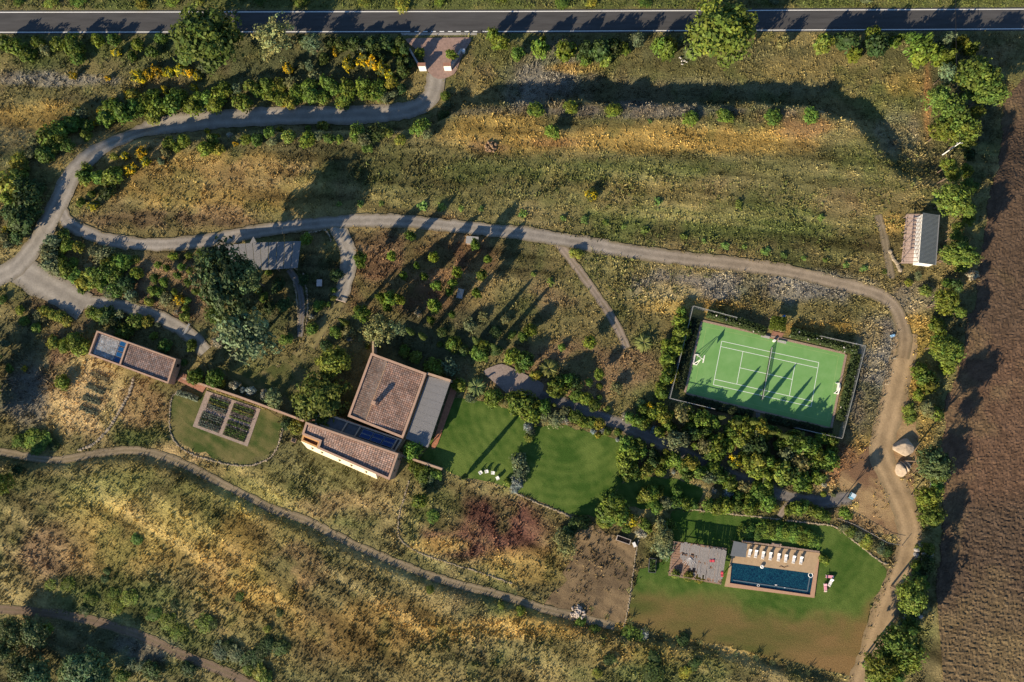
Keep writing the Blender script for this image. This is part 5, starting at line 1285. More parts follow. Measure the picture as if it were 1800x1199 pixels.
# ================================================================== ENTRANCE
Z = ROAD_Z
gate = thing("entrance_gate", "white gate pillars with red caps and flaring walls", "gate", (*W(767, 125, Z), Z))
for (cx_, cy_), (wx, wy) in (((744, 123), (721, 90)), ((788, 123), (812, 90))):
    c = W(cx_, cy_, Z); q = W(wx, wy, Z)
    mb = MB(); mb.box(c[0], c[1], 1.9, .7, Z, Z + 2.7); pil = part("pillar", mb, WHITE, gate)
    mb = MB(); mb.box(c[0], c[1], 2.1, .95, Z + 2.7, Z + 2.88); part("cap", mb, TERRA, pil)
    s = 1 if q[0] > c[0] else -1
    mb = MB(); mb.bar((c[0] + s * .9, c[1] + .42, Z + 1.9), (*q, Z + 1.2), .45, 2.1); part("flaring_wall", mb, mat("pale_wall", (0.42, 0.38, 0.35), .9, .2, 2), gate)
a = W(752, 125, Z); b = W(780, 125, Z); mb = MB(); mb.bar((*a, Z + .12), (*b, Z + .12), .18, .2); part("sliding_rail", mb, FRAME, gate)
mb = MB(); c = W(815, 92, Z); mb.tube((*c, Z), (*c, Z + 1.0), .45, .5, 12); one("stone_planter", mb, WHITE, "round pale planter at the right entrance wall", "planter", (*c, Z))

# ================================================================== TENNIS COURT
KC = [W(1235, 566, .06), W(1485, 623, .06), W(1459, 751, .06), W(1206, 690, .06)]
mb = MB(); mb.prism(KC, -.15, .06)
court = one("tennis_court", mb, mat("court_green", (0.130, 0.290, 0.080), .85, .2, .35, col2=(0.180, 0.340, 0.115), bump=.01, bscale=8), "green hard tennis court with white lines", None, (*bil(KC, .5, .5), 0), kind="structure")
LC = [W(1273, 600.5, .06), W(1438.5, 639.5, .06), W(1421.5, 711.5, .06), W(1254.5, 676.5, .06)]
# true rectangle through the measured court
cx = sum(p[0] for p in LC) / 4; cy = sum(p[1] for p in LC) / 4
du = Vector(LC[1]) - Vector(LC[0]) + Vector(LC[2]) - Vector(LC[3]); du.normalize(); dv = Vector((-du.y, du.x))
CP = lambda s, t: (cx + du.x * s + dv.x * t, cy + du.y * s + dv.y * t)
M_LINE = mat("court_paint", (0.74, 0.76, 0.72), .8, .08, 3)
def cline(s0, t0, s1, t1, w=.11, name="court_line", m=M_LINE, z=.066):
    mb = MB(); a = Vector(CP(s0, t0)); b = Vector(CP(s1, t1)); e = (b - a).normalized(); o = Vector((-e.y, e.x)) * w / 2
    mb.face([(*(a - o), z), (*(b - o), z), (*(b + o), z), (*(a + o), z)]); part(name, mb, m, court)
hl, hw, sw, sl = 11.885, 5.485, 4.115, 6.4
for t in (-hw, hw): cline(-hl, t, hl, t)
for t in (-sw, sw): cline(-hl, t, hl, t, z=.0665)
for s in (-hl, hl): cline(s, -hw, s, hw, z=.0675)
for s in (-sl, sl): cline(s, -sw, s, sw, z=.068)
cline(-sl, 0, sl, 0, z=.0685)
M_THIN = mat("thin_paint", (0.33, 0.42, 0.16), .8, .1, 3)
for a in ((-16.2, 8.1, 16.2, 8.1), (-16.2, -8.1, 16.2, -8.1)): cline(*a, .05, "practice_line", M_THIN, .0655)
for a in ((-16.2, -8.1, -16.2, 8.1), (16.2, -8.1, 16.2, 8.1)): cline(*a, .05, "practice_line", M_THIN, .0659)
mb = MB(); KI = [W(1235, 566, .05)] ; 
for i in range(4):
    a, b = KC[i], KC[(i + 1) % 4]
    e = (Vector(b) - Vector(a)).normalized(); o = Vector((-e.y, e.x)) * .28
    mid = Vector(bil(KC, .5, .5))
    if (Vector(a) + o - mid).length < (Vector(a) - o - mid).length: o = -o
    mb = MB(); mb.bar((*(Vector(a) + o - e * .02), .16 + .003 * i), (*(Vector(b) + o + e * .02), .16 + .003 * i), .5, .3); part("kerb", mb, BRICK, court)
# net
net = thing("tennis_net", "dark net across the middle of the tennis court", "net", (cx, cy, .06))
for t in (-6.4, 6.4):
    mb = MB(); mb.tube((*CP(0, t), .06), (*CP(0, t), 1.15), .06); part("post", mb, FRAME, net)
mb = MB()
for k in range(129):
    t = -6.35 + 12.7 * k / 128; mb.bar((*CP(-.008, t), 1.06), (*CP(.008, t), 1.06), .022, .95)
for k in range(10):
    z = .16 + .1 * k; mb.bar((*CP(0, -6.35), z), (*CP(0, 6.35), z), .016, .022)
part("mesh", mb, mat("net_cord", (0.03, 0.035, 0.03), .9, .1, 3), net, kind="stuff")
mb = MB(); mb.bar((*CP(0, -6.35), 1.13), (*CP(0, 6.35), 1.13), .06, .07); part("tape", mb, WHITE, net)
# basketball stands at both ends
def hoop(px_, py_, s, label):
    bx, by = W(px_, py_, .1); L = Vector((bx, by)); e = du * s; f = dv
    t = thing("basketball_stand", label, "basketball stand", (bx, by, .06), 0, "basketball stands at the court ends")
    P3 = lambda a, b, z: (*(L + e * a + f * b), z)
    for q in (-1.25, 1.25):
        mb = MB(); mb.bar(P3(-.55, q, .3), P3(.55, q, .3), .16, .2); part("base_rail", mb, WHITE, t)
        mb = MB(); mb.tube(P3(-.4, q, .25), P3(.5, q * .2, 3.2), .08, .06); part("strut", mb, WHITE, t)
        mb = MB(); mb.tube(P3(.45, q, .25), P3(.5, q * .2, 3.2), .06, .05); part("strut", mb, WHITE, t)
    mb = MB(); mb.box(*P3(-.45, 0, 0)[:2], .35, 2.3, .07, .4, math.atan2(e.y, e.x)); part("counterweight", mb, mat("stand_grey", (0.5, 0.47, 0.47), .7, .1, 3), t)
    mb = MB(); mb.tube(P3(.5, 0, 3.2), P3(1.1, 0, 3.45), .08, .06); part("arm", mb, WHITE, t)
    mb = MB(); mb.box(*P3(1.15, 0, 0)[:2], .06, 1.8, 2.9, 4.0, math.atan2(e.y, e.x)); bd = part("backboard", mb, WHITE, t)
    mb = MB(); c = Vector(P3(1.45, 0, 3.05))
    for k in range(14):
        a0, a1 = 2 * math.pi * k / 14, 2 * math.pi * (k + 1) / 14
        mb.tube(c + Vector((math.cos(a0), math.sin(a0), 0)) * .23, c + Vector((math.cos(a1), math.sin(a1), 0)) * .23, .02, n=5)
    part("rim", mb, TERRA, bd)
hoop(1223, 632, 1, "white basketball stand at the court's left end"); hoop(1471, 683, -1, "white basketball stand at the court's right end")
mb = MB(); bx, by = W(1216, 628, .1)
mb.prism([W(1217, 611, .08), W(1226, 612, .08), W(1214, 650, .08), W(1205, 648, .08)], -.1, .055); part("hoop_apron", mb, MATS["court_green"], court)
# fence
def fence(pts, label, h=2.6):
    P_ = []
    for (ax, ay), (bx, by) in zip(pts[:-1], pts[1:]):
        n = max(1, round(math.hypot(bx - ax, by - ay) / 20))
        P_ += [(ax + (bx - ax) * k / n, ay + (by - ay) * k / n) for k in range(n)]
    P_.append(pts[-1]); Wp = [W(a, b, h) for a, b in P_]
    t = thing("court_fence", label, "fence", (*Wp[0], 0), 0, "fence runs around the tennis court")
    for p in Wp:
        mb = MB(); mb.tube((*p, -.1), (*p, h + .03), .05, n=6); part("post", mb, FRAME, t)
    mb = MB()
    for a, b in zip(Wp[:-1], Wp[1:]): mb.bar((*a, h), (*b, h), .10, .09)
    part("top_rail", mb, mat("fence_rail", (0.27, 0.27, 0.25), .7, .2, 3), t)
    mb = MB()
    for a, b in zip(Wp[:-1], Wp[1:]):
        for k in range(9): mb.bar((*a, .25 + k * .27), (*b, .25 + k * .27), .012, .012)
        n = 10
        for k in range(1, n):
            p = lerp(a, b, k / n); mb.tube((*p, .05), (*p, h - .09), .006, n=3)
    part("wire", mb, FRAME, t, kind="stuff")
fence([(1219, 537.5), (1296, 558)], "tennis fence above the court's left half")
fence([(1443, 590.5), (1522, 608)], "tennis fence above the court's right half")
fence([(1522, 608), (1481, 771)], "tennis fence down the court's right side")
fence([(1219, 537.5), (1178, 700)], "tennis fence down the court's left side")
fence([(1178, 700), (1257, 719)], "tennis fence below the court's left corner")
fence([(1400, 752), (1481, 771)], "tennis fence below the court's right corner")
# ivy gazebo and benches at the net
gz = thing("ivy_gazebo", "square ivy-roofed gazebo above the tennis net", "gazebo", (*W(1369, 575, 0), 0))
QZ = [W(1357, 555, 2.6), W(1383, 558, 2.6), W(1380, 583, 2.6), W(1351, 578, 2.6)]
for p in inset(QZ, .3):
    mb = MB(); mb.tube((*p, 0), (*p, 2.4), .1); part("post", mb, WOOD, gz)
r_ = np.random.default_rng(9); n = 700; uv = r_.random((n, 2)); pts = np.array([bil(QZ, a, b) for a, b in uv])
zz = 2.5 + .35 * (1 - np.maximum(np.abs(uv[:, 0] - .5), np.abs(uv[:, 1] - .5)) * 2) + .1 * r_.random(n)
v = leaf_quads(r_, np.column_stack([pts, zz]), np.column_stack([(uv - .5) * [1, -1], np.full(n, .8)]) + r_.normal(size=(n, 3)) * .35, .34)
me = raw_mesh("ivy_roof", v - np.array(wloc(gz)), np.arange(len(v)).reshape(-1, 4), np.repeat(np.array((.095, .125, .012)) * (.6 + .8 * r_.random((n, 1))), 4, 0))
link(bpy.data.objects.new("ivy_roof", me), gz)
mb = MB(); mb.prism(QZ, 2.3, 2.5, bottom=True); part("roof_frame", mb, WOOD, gz)
mb = MB(); mb.prism([W(1359, 582, .1), W(1378, 586, .1), W(1371, 599, .1), W(1352, 594, .1)], 0, .1); part("brick_floor", mb, TERRA, gz)
for k, (bx, by) in enumerate(((1345, 592), (1374, 601))):
    c = W(bx, by, .3); t = thing("court_bench", "grey bench beside the gazebo floor, " + ("left" if k == 0 else "right") + " one", "bench", (*c, 0), math.atan2(du.y, du.x), "benches by the tennis net")
    for q in (-.9, .9): mb = MB(); mb.box(q, 0, .1, .5, 0, .42); lpart("leg", mb, FRAME, t)
    for q in range(3): mb = MB(); mb.box(0, -.2 + q * .2, 2.1, .17, .42, .47); lpart("seat_slat", mb, mat("pale_wood", (0.42, 0.38, 0.36), .8, .2, 4), t)
c = W(1361, 599, .5); mb = MB(); mb.tube((*c, .06), (*c, .75), .3, .34, 12); one("ball_bin", mb, WHITE, "small white bin at the net post", "bin", (*c, .06))

# ================================================================== POOL
DZ = .32
QD = [W(1292, 953, DZ), W(1441.5, 972.5, DZ), W(1431.5, 1051, DZ), W(1274, 1031, DZ)]
QW = [W(1286.5, 989, DZ), W(1431, 1008.5, DZ), W(1424.5, 1046, DZ), W(1283, 1025, DZ)]
pool = thing("swimming_pool", "long dark blue swimming pool with tan deck", "pool", (*bil(QW, .5, .5), 0))
M_DECK = mat("deck_stone", (0.40, 0.28, 0.165), .9, .12, 1.5)
mb = MB()
segs = [([QD[0], QD[1], QW[1], QW[0]], "deck"), ([QW[1], QD[1], QD[2], QW[2]], "coping"), ([QW[3], QW[2], QD[2], QD[3]], "coping"), ([QD[0], QW[0], QW[3], QD[3]], "deck")]
for q, nm in segs:
    mb = MB(); mb.prism(q, -.3, DZ + (0 if nm == "deck" else .003)); part(nm, mb, M_DECK if nm == "deck" else mat("terracotta_coping", (0.42, 0.25, 0.16), .9, .15, 3), pool)
def water_material():
    m = bpy.data.materials.new("pool_water"); m.use_nodes = True; nt = m.node_tree; n = nt.nodes; l = nt.links
    b = n["Principled BSDF"]; b.inputs["Roughness"].default_value = .08; b.inputs["Specular IOR Level"].default_value = .4
    geo = n.new("ShaderNodeNewGeometry"); vo = n.new("ShaderNodeTexVoronoi"); vo.feature = 'DISTANCE_TO_EDGE'; vo.inputs["Scale"].default_value = .8
    nz = n.new("ShaderNodeTexNoise"); nz.inputs["Scale"].default_value = .9; nz.inputs["Distortion"].default_value = 1.5
    l.new(geo.outputs["Position"], nz.inputs["Vector"]); l.new(nz.outputs["Color"], vo.inputs["Vector"])
    vo.inputs["Scale"].default_value = 5
    mr = n.new("ShaderNodeMapRange"); mr.inputs[1].default_value = 0; mr.inputs[2].default_value = .12; mr.inputs[3].default_value = 1; mr.inputs[4].default_value = 0
    l.new(vo.outputs["Distance"], mr.inputs[0])
    mx = n.new("ShaderNodeMix"); mx.data_type = 'RGBA'; mx.inputs[6].default_value = (.003, .020, .048, 1); mx.inputs[7].default_value = (.012, .085, .12, 1)  # paler cell edges paint caustic light into the water colour
    l.new(mr.outputs[0], mx.inputs[0]); l.new(mx.outputs[2], b.inputs["Base Color"])
    bp = n.new("ShaderNodeBump"); bp.inputs["Distance"].default_value = .08; l.new(nz.outputs[0], bp.inputs["Height"]); l.new(bp.outputs[0], b.inputs["Normal"])
    return m
mb = MB(); mb.face([(*p, .12) for p in QW][::-1]); part("water", mb, water_material(), pool)
IWt = inset(QW, .75); mb = MB(); mb.bar((*IWt[3], .2), (*IWt[2], .2), .22, .3); part("overflow_edge", mb, mat("blue_edge", (0.10, 0.135, 0.16), .6, .1, 3), pool)
mb = MB(); mb.bar((*IWt[2], .195), (*lerp(IWt[1], IWt[2], .0), .195), .22, .3); part("overflow_edge", mb, MATS["blue_edge"], pool)
# canopy over the left end of the deck
QV = [W(1290, 951, 2.3), W(1314, 956, 2.3), W(1311, 980, 2.3), W(1284, 977, 2.3)]
awn = thing("shade_awning", "flat grey awning over the pool deck's left end", "awning", (*bil(QV, .5, .5), 0))
mb = MB(); mb.prism(QV, 2.24, 2.3, bottom=True); part("canvas", mb, mat("grey_canvas", (0.13, 0.14, 0.15), .9, .1, 2), awn)
for p in inset(QV, .15): mb = MB(); mb.tube((*p, 0), (*p, 2.24), .06); part("post", mb, WOOD, awn)

# sun loungers
CUSH = mat("lounger_fabric", (0.74, 0.72, 0.69), .9, .06, 4); FRM = mat("lounger_frame", (0.55, 0.53, 0.5), .7, .1, 4)
def lounger(name, label, cat, group, cush, frm):
    t = thing(name, label, cat, (0, 0, 0), 0, group)
    for a in (-.28, .28):
        mb = MB(); mb.box(a, 0, .06, 1.95, .28, .34); lpart("side_rail", mb, frm, t)
        for b in (-.85, .75): mb = MB(); mb.box(a, b, .06, .06, 0, .28); lpart("leg", mb, frm, t)
    mb = MB(); mb.box(0, -.32, .62, 1.25, .34, .44); lpart("seat", mb, cush, t)
    mb = MB(); o = [(-.31, .32, .36), (.31, .32, .36), (.31, .92, .82), (-.31, .92, .82)]
    mb.face(o); mb.face([(p[0], p[1] + .07, p[2] - .08) for p in o][::-1])
    for i in range(4):
        a, b = o[i], o[(i + 1) % 4]; mb.face([a, (a[0], a[1] + .07, a[2] - .08), (b[0], b[1] + .07, b[2] - .08), b])
    lpart("backrest", mb, cush, t)
    mb = MB(); mb.box(0, -.78, .5, .28, .44, .5); lpart("towel", mb, mat("cream_towel", (0.70, 0.62, 0.5), .9, .1, 4), t)
    return t
LP = [(1317.5, 972), (1328.5, 973.5), (1341, 976), (1354, 977.5), (1368.5, 979.5), (1381, 981.5), (1395, 983.5), (1408, 985)]
proto = None
angd = math.atan2(QD[1][1] - QD[0][1], QD[1][0] - QD[0][0])
for i, (a, b) in enumerate(LP):
    lab = "white sun lounger on the pool deck, " + ordinal(i + 1) + " from left"
    if proto is None: proto = o = lounger("sun_lounger", lab, "sun lounger", "white loungers on the pool deck", CUSH, FRM)
    else: o = copy_tree(proto)
    x, y = W(a, b, DZ + .3); o.location = (x, y, DZ); o.rotation_euler = (0, 0, angd - .06 + random.uniform(-.06, .06)); o["label"] = lab
PINK = mat("pink_stripes", (0.70, 0.30, 0.36), .9, .15, 6)
for (a, b, rz, lab, cu) in ((1458, 1013.5, 1.5, "pink sun lounger on the pool lawn, upper one", PINK), (1450.5, 1033, .03, "pink sun lounger on the pool lawn, lower one", PINK), (1459.5, 1024, -.5, "white sun lounger between the two pink ones", CUSH)):
    o = lounger("lawn_lounger", lab, "sun lounger", "loungers on the pool lawn", cu, FRM); x, y = W(a, b, .3); o.location = (x, y, .06); o.rotation_euler = (0, 0, rz)
for i, (a, b, rz) in enumerate(((845, 831, .6), (855.5, 829, .2), (866.5, 831.5, -.1), (874.5, 840.5, -1.1))):
    x, y = W(a, b, .4); t = thing("garden_chair", "white garden chair on the upper lawn, " + ordinal(i + 1) + " from left", "chair", (x, y, .05), rz, "white chairs on the upper lawn")
    mb = MB(); mb.box(0, 0, .72, .72, .34, .42); lpart("seat", mb, WHITE, t)
    mb = MB(); mb.box(0, .4, .74, .1, .36, .98); lpart("backrest", mb, WHITE, t)
    for q in (-.38, .38): mb = MB(); mb.box(q, 0, .09, .72, .5, .58); lpart("armrest", mb, WHITE, t)
    for q in (-.3, .3):
        for s in (-.3, .3): mb = MB(); mb.box(q, s, .07, .07, 0, .34); lpart("leg", mb, WHITE, t)
# floating rings
def torus(mb, c, R_, r0, n=18, m=8):
    b = len(mb.v)
    for i in range(n):
        a = 2 * math.pi * i / n
        for j in range(m):
            q = 2 * math.pi * j / m; rr = R_ + r0 * math.cos(q)
            mb.v.append((c[0] + rr * math.cos(a), c[1] + rr * math.sin(a), c[2] + r0 * math.sin(q)))
    for i in range(n):
        for j in range(m):
            mb.f.append((b + i * m + j, b + ((i + 1) % n) * m + j, b + ((i + 1) % n) * m + (j + 1) % m, b + i * m + (j + 1) % m)); mb.c.append(None)
for (a, b, R_, r0, z, nm, lab, mm) in ((1425, 1011, .5, .09, .16, "swim_ring", "thin white swim ring in the pool's right corner", WHITE), (1333, 1029, .26, .06, .2, "swim_ring", "small pale ring at the pool's lower edge", WHITE)):
    c = W(a, b, z); mb = MB(); torus(mb, (*c, z), R_, r0); one(nm, mb, mm, lab, "swim ring", (*c, z), smooth=True)
c = W(1339.5, 996, .6); mb = MB(); torus(mb, (*c, .62), .28, .17)
t = thing("round_float_stand", "round white ring seat with dark centre at the pool edge", "stool", (*c, DZ)); part("ring_seat", mb, WHITE, t, True)
mb = MB(); mb.tube((*c, DZ), (*c, .6), .2, .16, 12); part("stem", mb, DARK, t)
for a, b, lab in ((1364, 1028, "white float drifting near the pool's lower middle"), (1379, 1033, "tiny white float right of the larger one")):
    c = W(a, b, .05); mb = MB(); iv, iff = ICO1
    for f_ in iff: mb.face([(c[0] + iv[k][0] * .32, c[1] + iv[k][1] * .12, .14 + iv[k][2] * .08) for k in f_])
    one("pool_float", mb, WHITE, lab, "float", (*c, 0))
c = W(1377, 996.5, DZ); mb = MB()
for k in range(9): mb.tube((c[0] - .9 + k * .22, c[1] + .15 * math.sin(k), DZ + .04), (c[0] - .9 + (k + 1) * .22, c[1] + .15 * math.sin(k + 1), DZ + .04), .06, n=6)
one("pool_hose", mb, mat("brown_hose", (0.17, 0.09, 0.05), .7, .2, 5), "brown coiled hose lying on the pool deck", "hose", (*c, DZ))
mb = MB(); a = W(1305, 951.5, DZ + .3); b = W(1441, 970.5, DZ + .3)
for k in range(46):
    p = lerp(a, b, (k + .1) / 46); q = lerp(a, b, (k + .9) / 46)
    if 17 <= k <= 22: continue
    mb.bar((*p, DZ + .22 + .05 * random.random()), (*q, DZ + .22 + .05 * random.random()), .35 + .1 * random.random(), .5)
one("deck_edge_wall", mb, BRICK, "low stone edging along the top of the pool deck", "wall", (*a, 0))
mb = MB(); Q4 = [W(1356, 954, .3), W(1374, 956.5, .3), W(1373, 963, .3), W(1355, 960, .3)]; mb.prism(Q4, 0, .3); Q5 = [bil(Q4, .25, .2), bil(Q4, .75, .2), bil(Q4, .75, 1), bil(Q4, .25, 1)]; mb.prism(Q5, .3, .45)
one("deck_steps", mb, BRICK, "small brick steps at the top of the pool deck", "steps", (*Q4[0], 0))

# pergola left of the pool
QO = [W(1183, 951, .15), W(1277, 963, .15), W(1267, 1028, .15), W(1175, 1012, .15)]
pp = thing("pool_pergola", "weathered reed-roofed wooden pergola left of the pool", "pergola", (*bil(QO, .5, .5), 0))
for k in range(14):
    mb = MB(); v0, v1 = k / 14 + .004, (k + 1) / 14 - .004; mb.prism([bil(QO, 0, v0), bil(QO, 1, v0), bil(QO, 1, v1), bil(QO, 0, v1)], 0, .15 + random.uniform(-.01, .01)); part("floor_plank", mb, mat("deck_wood", (0.28, 0.175, 0.125), .85, .35, 3, stretch=(-.13, 1, 5)), pp)
HZ = 2.7
QH = [W(1184, 951, HZ), W(1278, 964, HZ), W(1268, 1028, HZ), W(1176, 1011, HZ)]
for u in (.02, .25, .5, .75, .98):
    for v in (.03, .5, .97):
        mb = MB(); p = bil(QH, u, v); mb.tube((*p, 0), (*p, HZ - .15), .09); part("post", mb, WOOD, pp)
    mb = MB(); mb.bar((*bil(QH, u, 0), HZ - .16), (*bil(QH, u, 1), HZ - .16), .12, .16); part("beam", mb, WOOD, pp)
for v in (.02, .5, .98):
    mb = MB(); mb.bar((*bil(QH, 0, v), HZ - .02), (*bil(QH, 1, v), HZ - .02), .12, .13); part("beam", mb, WOOD, pp)
REED2 = mat("old_reed", (0.27, 0.245, 0.225), 0.95, 0.4, 2.0, bump=.04, bscale=10, stretch=(0.15, 8, 1.2))
for (u0, u1, v0, v1) in ((.14, .32, .0, .34), (.325, .50, .03, .36), (.505, .68, .04, .5), (.685, .84, .05, .62), (.845, 1.0, .06, .93), (.33, .51, .37, .72), (.515, .68, .51, .9), (.69, .84, .63, .95), (.16, .32, .36, .52)):
    mb = MB()
    for q in range(6):
        a0 = u0 + (u1 - u0) * (q + .03) / 6; a1 = u0 + (u1 - u0) * (q + .97) / 6; dz = random.uniform(0, .09); w0 = v0 + random.uniform(-.03, .03); w1 = v1 + random.uniform(-.09, .04)
        mb.prism([bil(QH, a0, w0), bil(QH, a1, w0), bil(QH, a1, w1), bil(QH, a0, w1)], HZ + dz, HZ + .03 + dz, bottom=True)
    part("reed_panel", mb, REED2, pp)
mb = MB(); p = bil(QH, .34, .4)
for k in range(7):
    a = -2.4 + k * .24; mb.bar((*p, HZ + .12 + .015 * k), (p[0] + 2.4 * math.cos(a), p[1] + 1.8 * math.sin(a), HZ + .1), .09, .04)
part("loose_canes", mb, mat("pale_cane", (0.5, 0.48, 0.46), .9, .2, 5), pp)
tb = thing("low_table", "pale low table under the open pergola corner", "table", (*bil(QO, .46, .84), .15), angd)
mb = MB(); mb.box(0, 0, 1.3, .9, .42, .48); lpart("table_top", mb, mat("pale_wood", (0.42, 0.38, 0.36), .8, .2, 4), tb)
for a in (-.55, .55):
    for b in (-.35, .35): mb = MB(); mb.box(a, b, .07, .07, 0, .42); lpart("leg", mb, WOOD, tb)
REDF = mat("red_cushion", (0.50, 0.06, 0.08), .9, .15, 5)
for i, (a, b, zz, lab) in enumerate(((1252, 986, 2.82, "red towel lying on the reed pergola roof"), (1269, 1009, 2.82, "red towel hanging over the pergola's right edge"))):
    c = W(a, b, zz); mb = MB(); nn = 6
    for k in range(nn):
        x0 = -.6 + 1.2 * k / nn; x1 = -.6 + 1.2 * (k + 1) / nn; z0 = .05 * math.sin(k * 1.7); z1 = .05 * math.sin((k + 1) * 1.7)
        pts = [(x0, -.28, z0), (x1, -.28, z1), (x1, .28, z1 + .02), (x0, .28, z0 + .02)]
        if i: pts = [(q[1], q[0], q[2]) for q in pts]
        mb.face([(c[0] + q[0], c[1] + q[1], zz + .06 + q[2]) for q in (pts if not i else pts[::-1])])
    one("red_towel", mb, REDF, lab, "towel", (*c, zz))

# ================================================================== KITCHEN GARDEN
QV4 = [W(362.7, 687, .1), W(458, 719, .1), W(435, 785, .1), W(338.7, 749.5, .1)]
kg = thing("kitchen_garden", "square kitchen garden with brick paths and four crop beds", "garden", (*bil(QV4, .5, .5), 0))
mb = MB(); mb.prism(QV4, -.1, .12); part("brick_path", mb, mat("worn_brick", (0.28, 0.215, 0.175), .9, .4, 4), kg)
CROP = {'k': (.10, .13, .10), 'g': (.07, .12, .02), 'y': (.16, .16, .03), 'd': (.035, .06, .02), 's': (.17, .16, .15)}
for bi, (u0, u1, v0, v1, rows) in enumerate(((.10, .465, .07, .46, "kgdykks"), (.53, .93, .07, .46, "gdygssg"), (.07, .465, .52, .93, "kkkdkkk"), (.53, .93, .52, .93, "dgsdgggd"))):
    q = [bil(QV4, u0, v0), bil(QV4, u1, v0), bil(QV4, u1, v1), bil(QV4, u0, v1)]
    mb = MB(); mb.prism(q, .0, .15); bed = part("bed", mb, SOIL, kg)
    for k, c in enumerate(rows):
        v_ = (k + .5) / len(rows); n = 110; r_ = np.random.default_rng(900 + bi * 20 + k)
        if c == 's': n = 30
        t_ = r_.random(n); a = np.array(bil(q, .03, v_)); b = np.array(bil(q, .97, v_)); p = a + (b - a) * t_[:, None]; p = p + r_.normal(size=(n, 2)) * .07
        vv = leaf_quads(r_, np.column_stack([p, .22 + .25 * r_.random(n)]), np.column_stack([r_.normal(size=(n, 2)) * .5, np.ones(n)]), .24)
        me = raw_mesh("crop_row", vv - np.array(wloc(bed)), np.arange(len(vv)).reshape(-1, 4), np.repeat(np.array(CROP[c]) * (.5 + r_.random((n, 1))), 4, 0))
        link(bpy.data.objects.new("crop_row", me), bed)["kind"] = "stuff"
# dry climbers in the strip between path and wall
hedge("climber_strip", [(366, 681), (400, 693), (440, 707), (470, 718)], .8, .7, "dry yellowish climber strip along the garden wall", (.22, .17, .05), density=18, seed=21, cat="plants")
hedge("pale_hedge", [(312, 690), (330, 695), (348, 702)], 1.4, .9, "pale grey-green low hedge by the terracotta landing", (.17, .20, .13), density=20, seed=22)
# crop strips on the straw plot
for k, (a, b) in enumerate((((160, 655), (190, 668)), ((152, 677), (182, 690)), ((146, 697), (176, 709)), ((140, 715), (172, 728)))):
    hedge("crop_strip", [a, lerp(a, b, .5), b], 1.5, .35, "green crop strip on the straw plot, " + ordinal(k + 1) + " from top", (.13, .145, .09) if k else (.20, .17, .09), density=7, seed=30 + k, cat="crop row")

# ================================================================== STONES, WALLS, SMALL THINGS
def rock_mesh(name, seed, flat=.7, sub=ICO2, rough=.35):
    r = np.random.default_rng(seed); v, f = sub; n = np.zeros(len(v))
    for k in range(9):
        d = r.normal(size=3); d /= np.linalg.norm(d); n += rough * .5 * np.tanh(4 * (v @ d - r.uniform(.1, .6)))
    vv = v * (1 - .18 * np.maximum(n, -1)[:, None] * .8 + .06 * r.normal(size=(len(v), 1))); vv[:, 2] *= flat
    return np_mesh(name, vv, f, None, False)
ROCKS = [rock_mesh("stone", 700 + i, .7, ICO1, .4) for i in range(4)]
for m_ in ROCKS: m_.materials.append(STONE)
def stone_wall(name, pts, n, size, label, h=1, m=None, cat="wall"):
    """dry stone wall whose stones are its parts"""
    c = catmull(pts, 4); x, y, z = G(c[:, 0], c[:, 1]); r = random.Random(n)
    t = thing(name, label, cat, (float(x[0]), float(y[0]), float(z[0])))
    L = np.concatenate([[0], np.cumsum(np.hypot(np.diff(x), np.diff(y)))])
    for k in range(n):
        s = L[-1] * (k + .5) / n; X = float(np.interp(s, L, x)); Y = float(np.interp(s, L, y)); Z_ = float(np.interp(s, L, z))
        o = bpy.data.objects.new("stone", r.choice(ROCKS)); sc = size * r.uniform(.45, 1.0)
        o.scale = (max(sc, L[-1] / n * .62), sc, sc * .9 * h); o.rotation_euler = (0, 0, math.atan2(float(np.interp(s + .3, L, y)) - Y, float(np.interp(s + .3, L, x)) - X) + r.uniform(-.4, .4))
        o.location = (X - t.location.x + r.uniform(-.1, .1), Y - t.location.y + r.uniform(-.1, .1), Z_ - t.location.z + sc * .35 * h); link(o, t)
    return t
stone_wall("stone_edging", [(312, 688), (302, 700), (299, 722), (299, 752), (309, 778), (340, 799), (400, 816), (438, 819)], 90, .26, "pale stone edging around the garden lawn's left side")
stone_wall("stone_edging", [(440, 819), (470, 808), (486, 790), (494, 768), (498, 752)], 40, .3, "pale stone edging around the garden lawn's right side")
stone_wall("field_wall", [(236, 664), (228, 690), (212, 720), (190, 755), (165, 780), (138, 792)], 70, .42, "rough stone wall sloping away from the annexe")
stone_wall("kerb_wall", [(719, 845), (712, 870), (703, 900), (700, 930), (706, 950), (735, 970), (790, 990), (850, 1008), (900, 1026)], 110, .22, "thin pale kerb around the red-brown plot")
stone_wall("kerb_wall", [(1122, 948), (1116, 985), (1110, 1030), (1104, 1070), (1096, 1104)], 55, .2, "thin kerb between bare yard and dry lawn")
stone_wall("lawn_edging", [(905, 866), (940, 882), (985, 900), (1010, 912)], 40, .3, "stone edging below the lower lawn")
stone_wall("lawn_edging", [(1178, 889), (1230, 897), (1300, 905), (1372, 913)], 60, .28, "stone edging above the pool lawn, left part")
stone_wall("lawn_edging", [(1380, 914), (1430, 920), (1468, 926), (1500, 950), (1545, 985), (1562, 992)], 60, .28, "stone edging above the pool lawn, right part")
stone_wall("stone_row", [(1563, 441), (1568, 452), (1575, 462), (1583, 476)], 11, .55, "row of stones beside the shed spur")
stone_wall("stone_edging", [(515, 490), (521, 520), (524, 550), (526, 572)], 26, .28, "stone edging of the dark path, left side")
stone_wall("stone_edging", [(532, 480), (539, 510), (541, 545), (538, 570)], 24, .26, "stone edging of the dark path, right side")
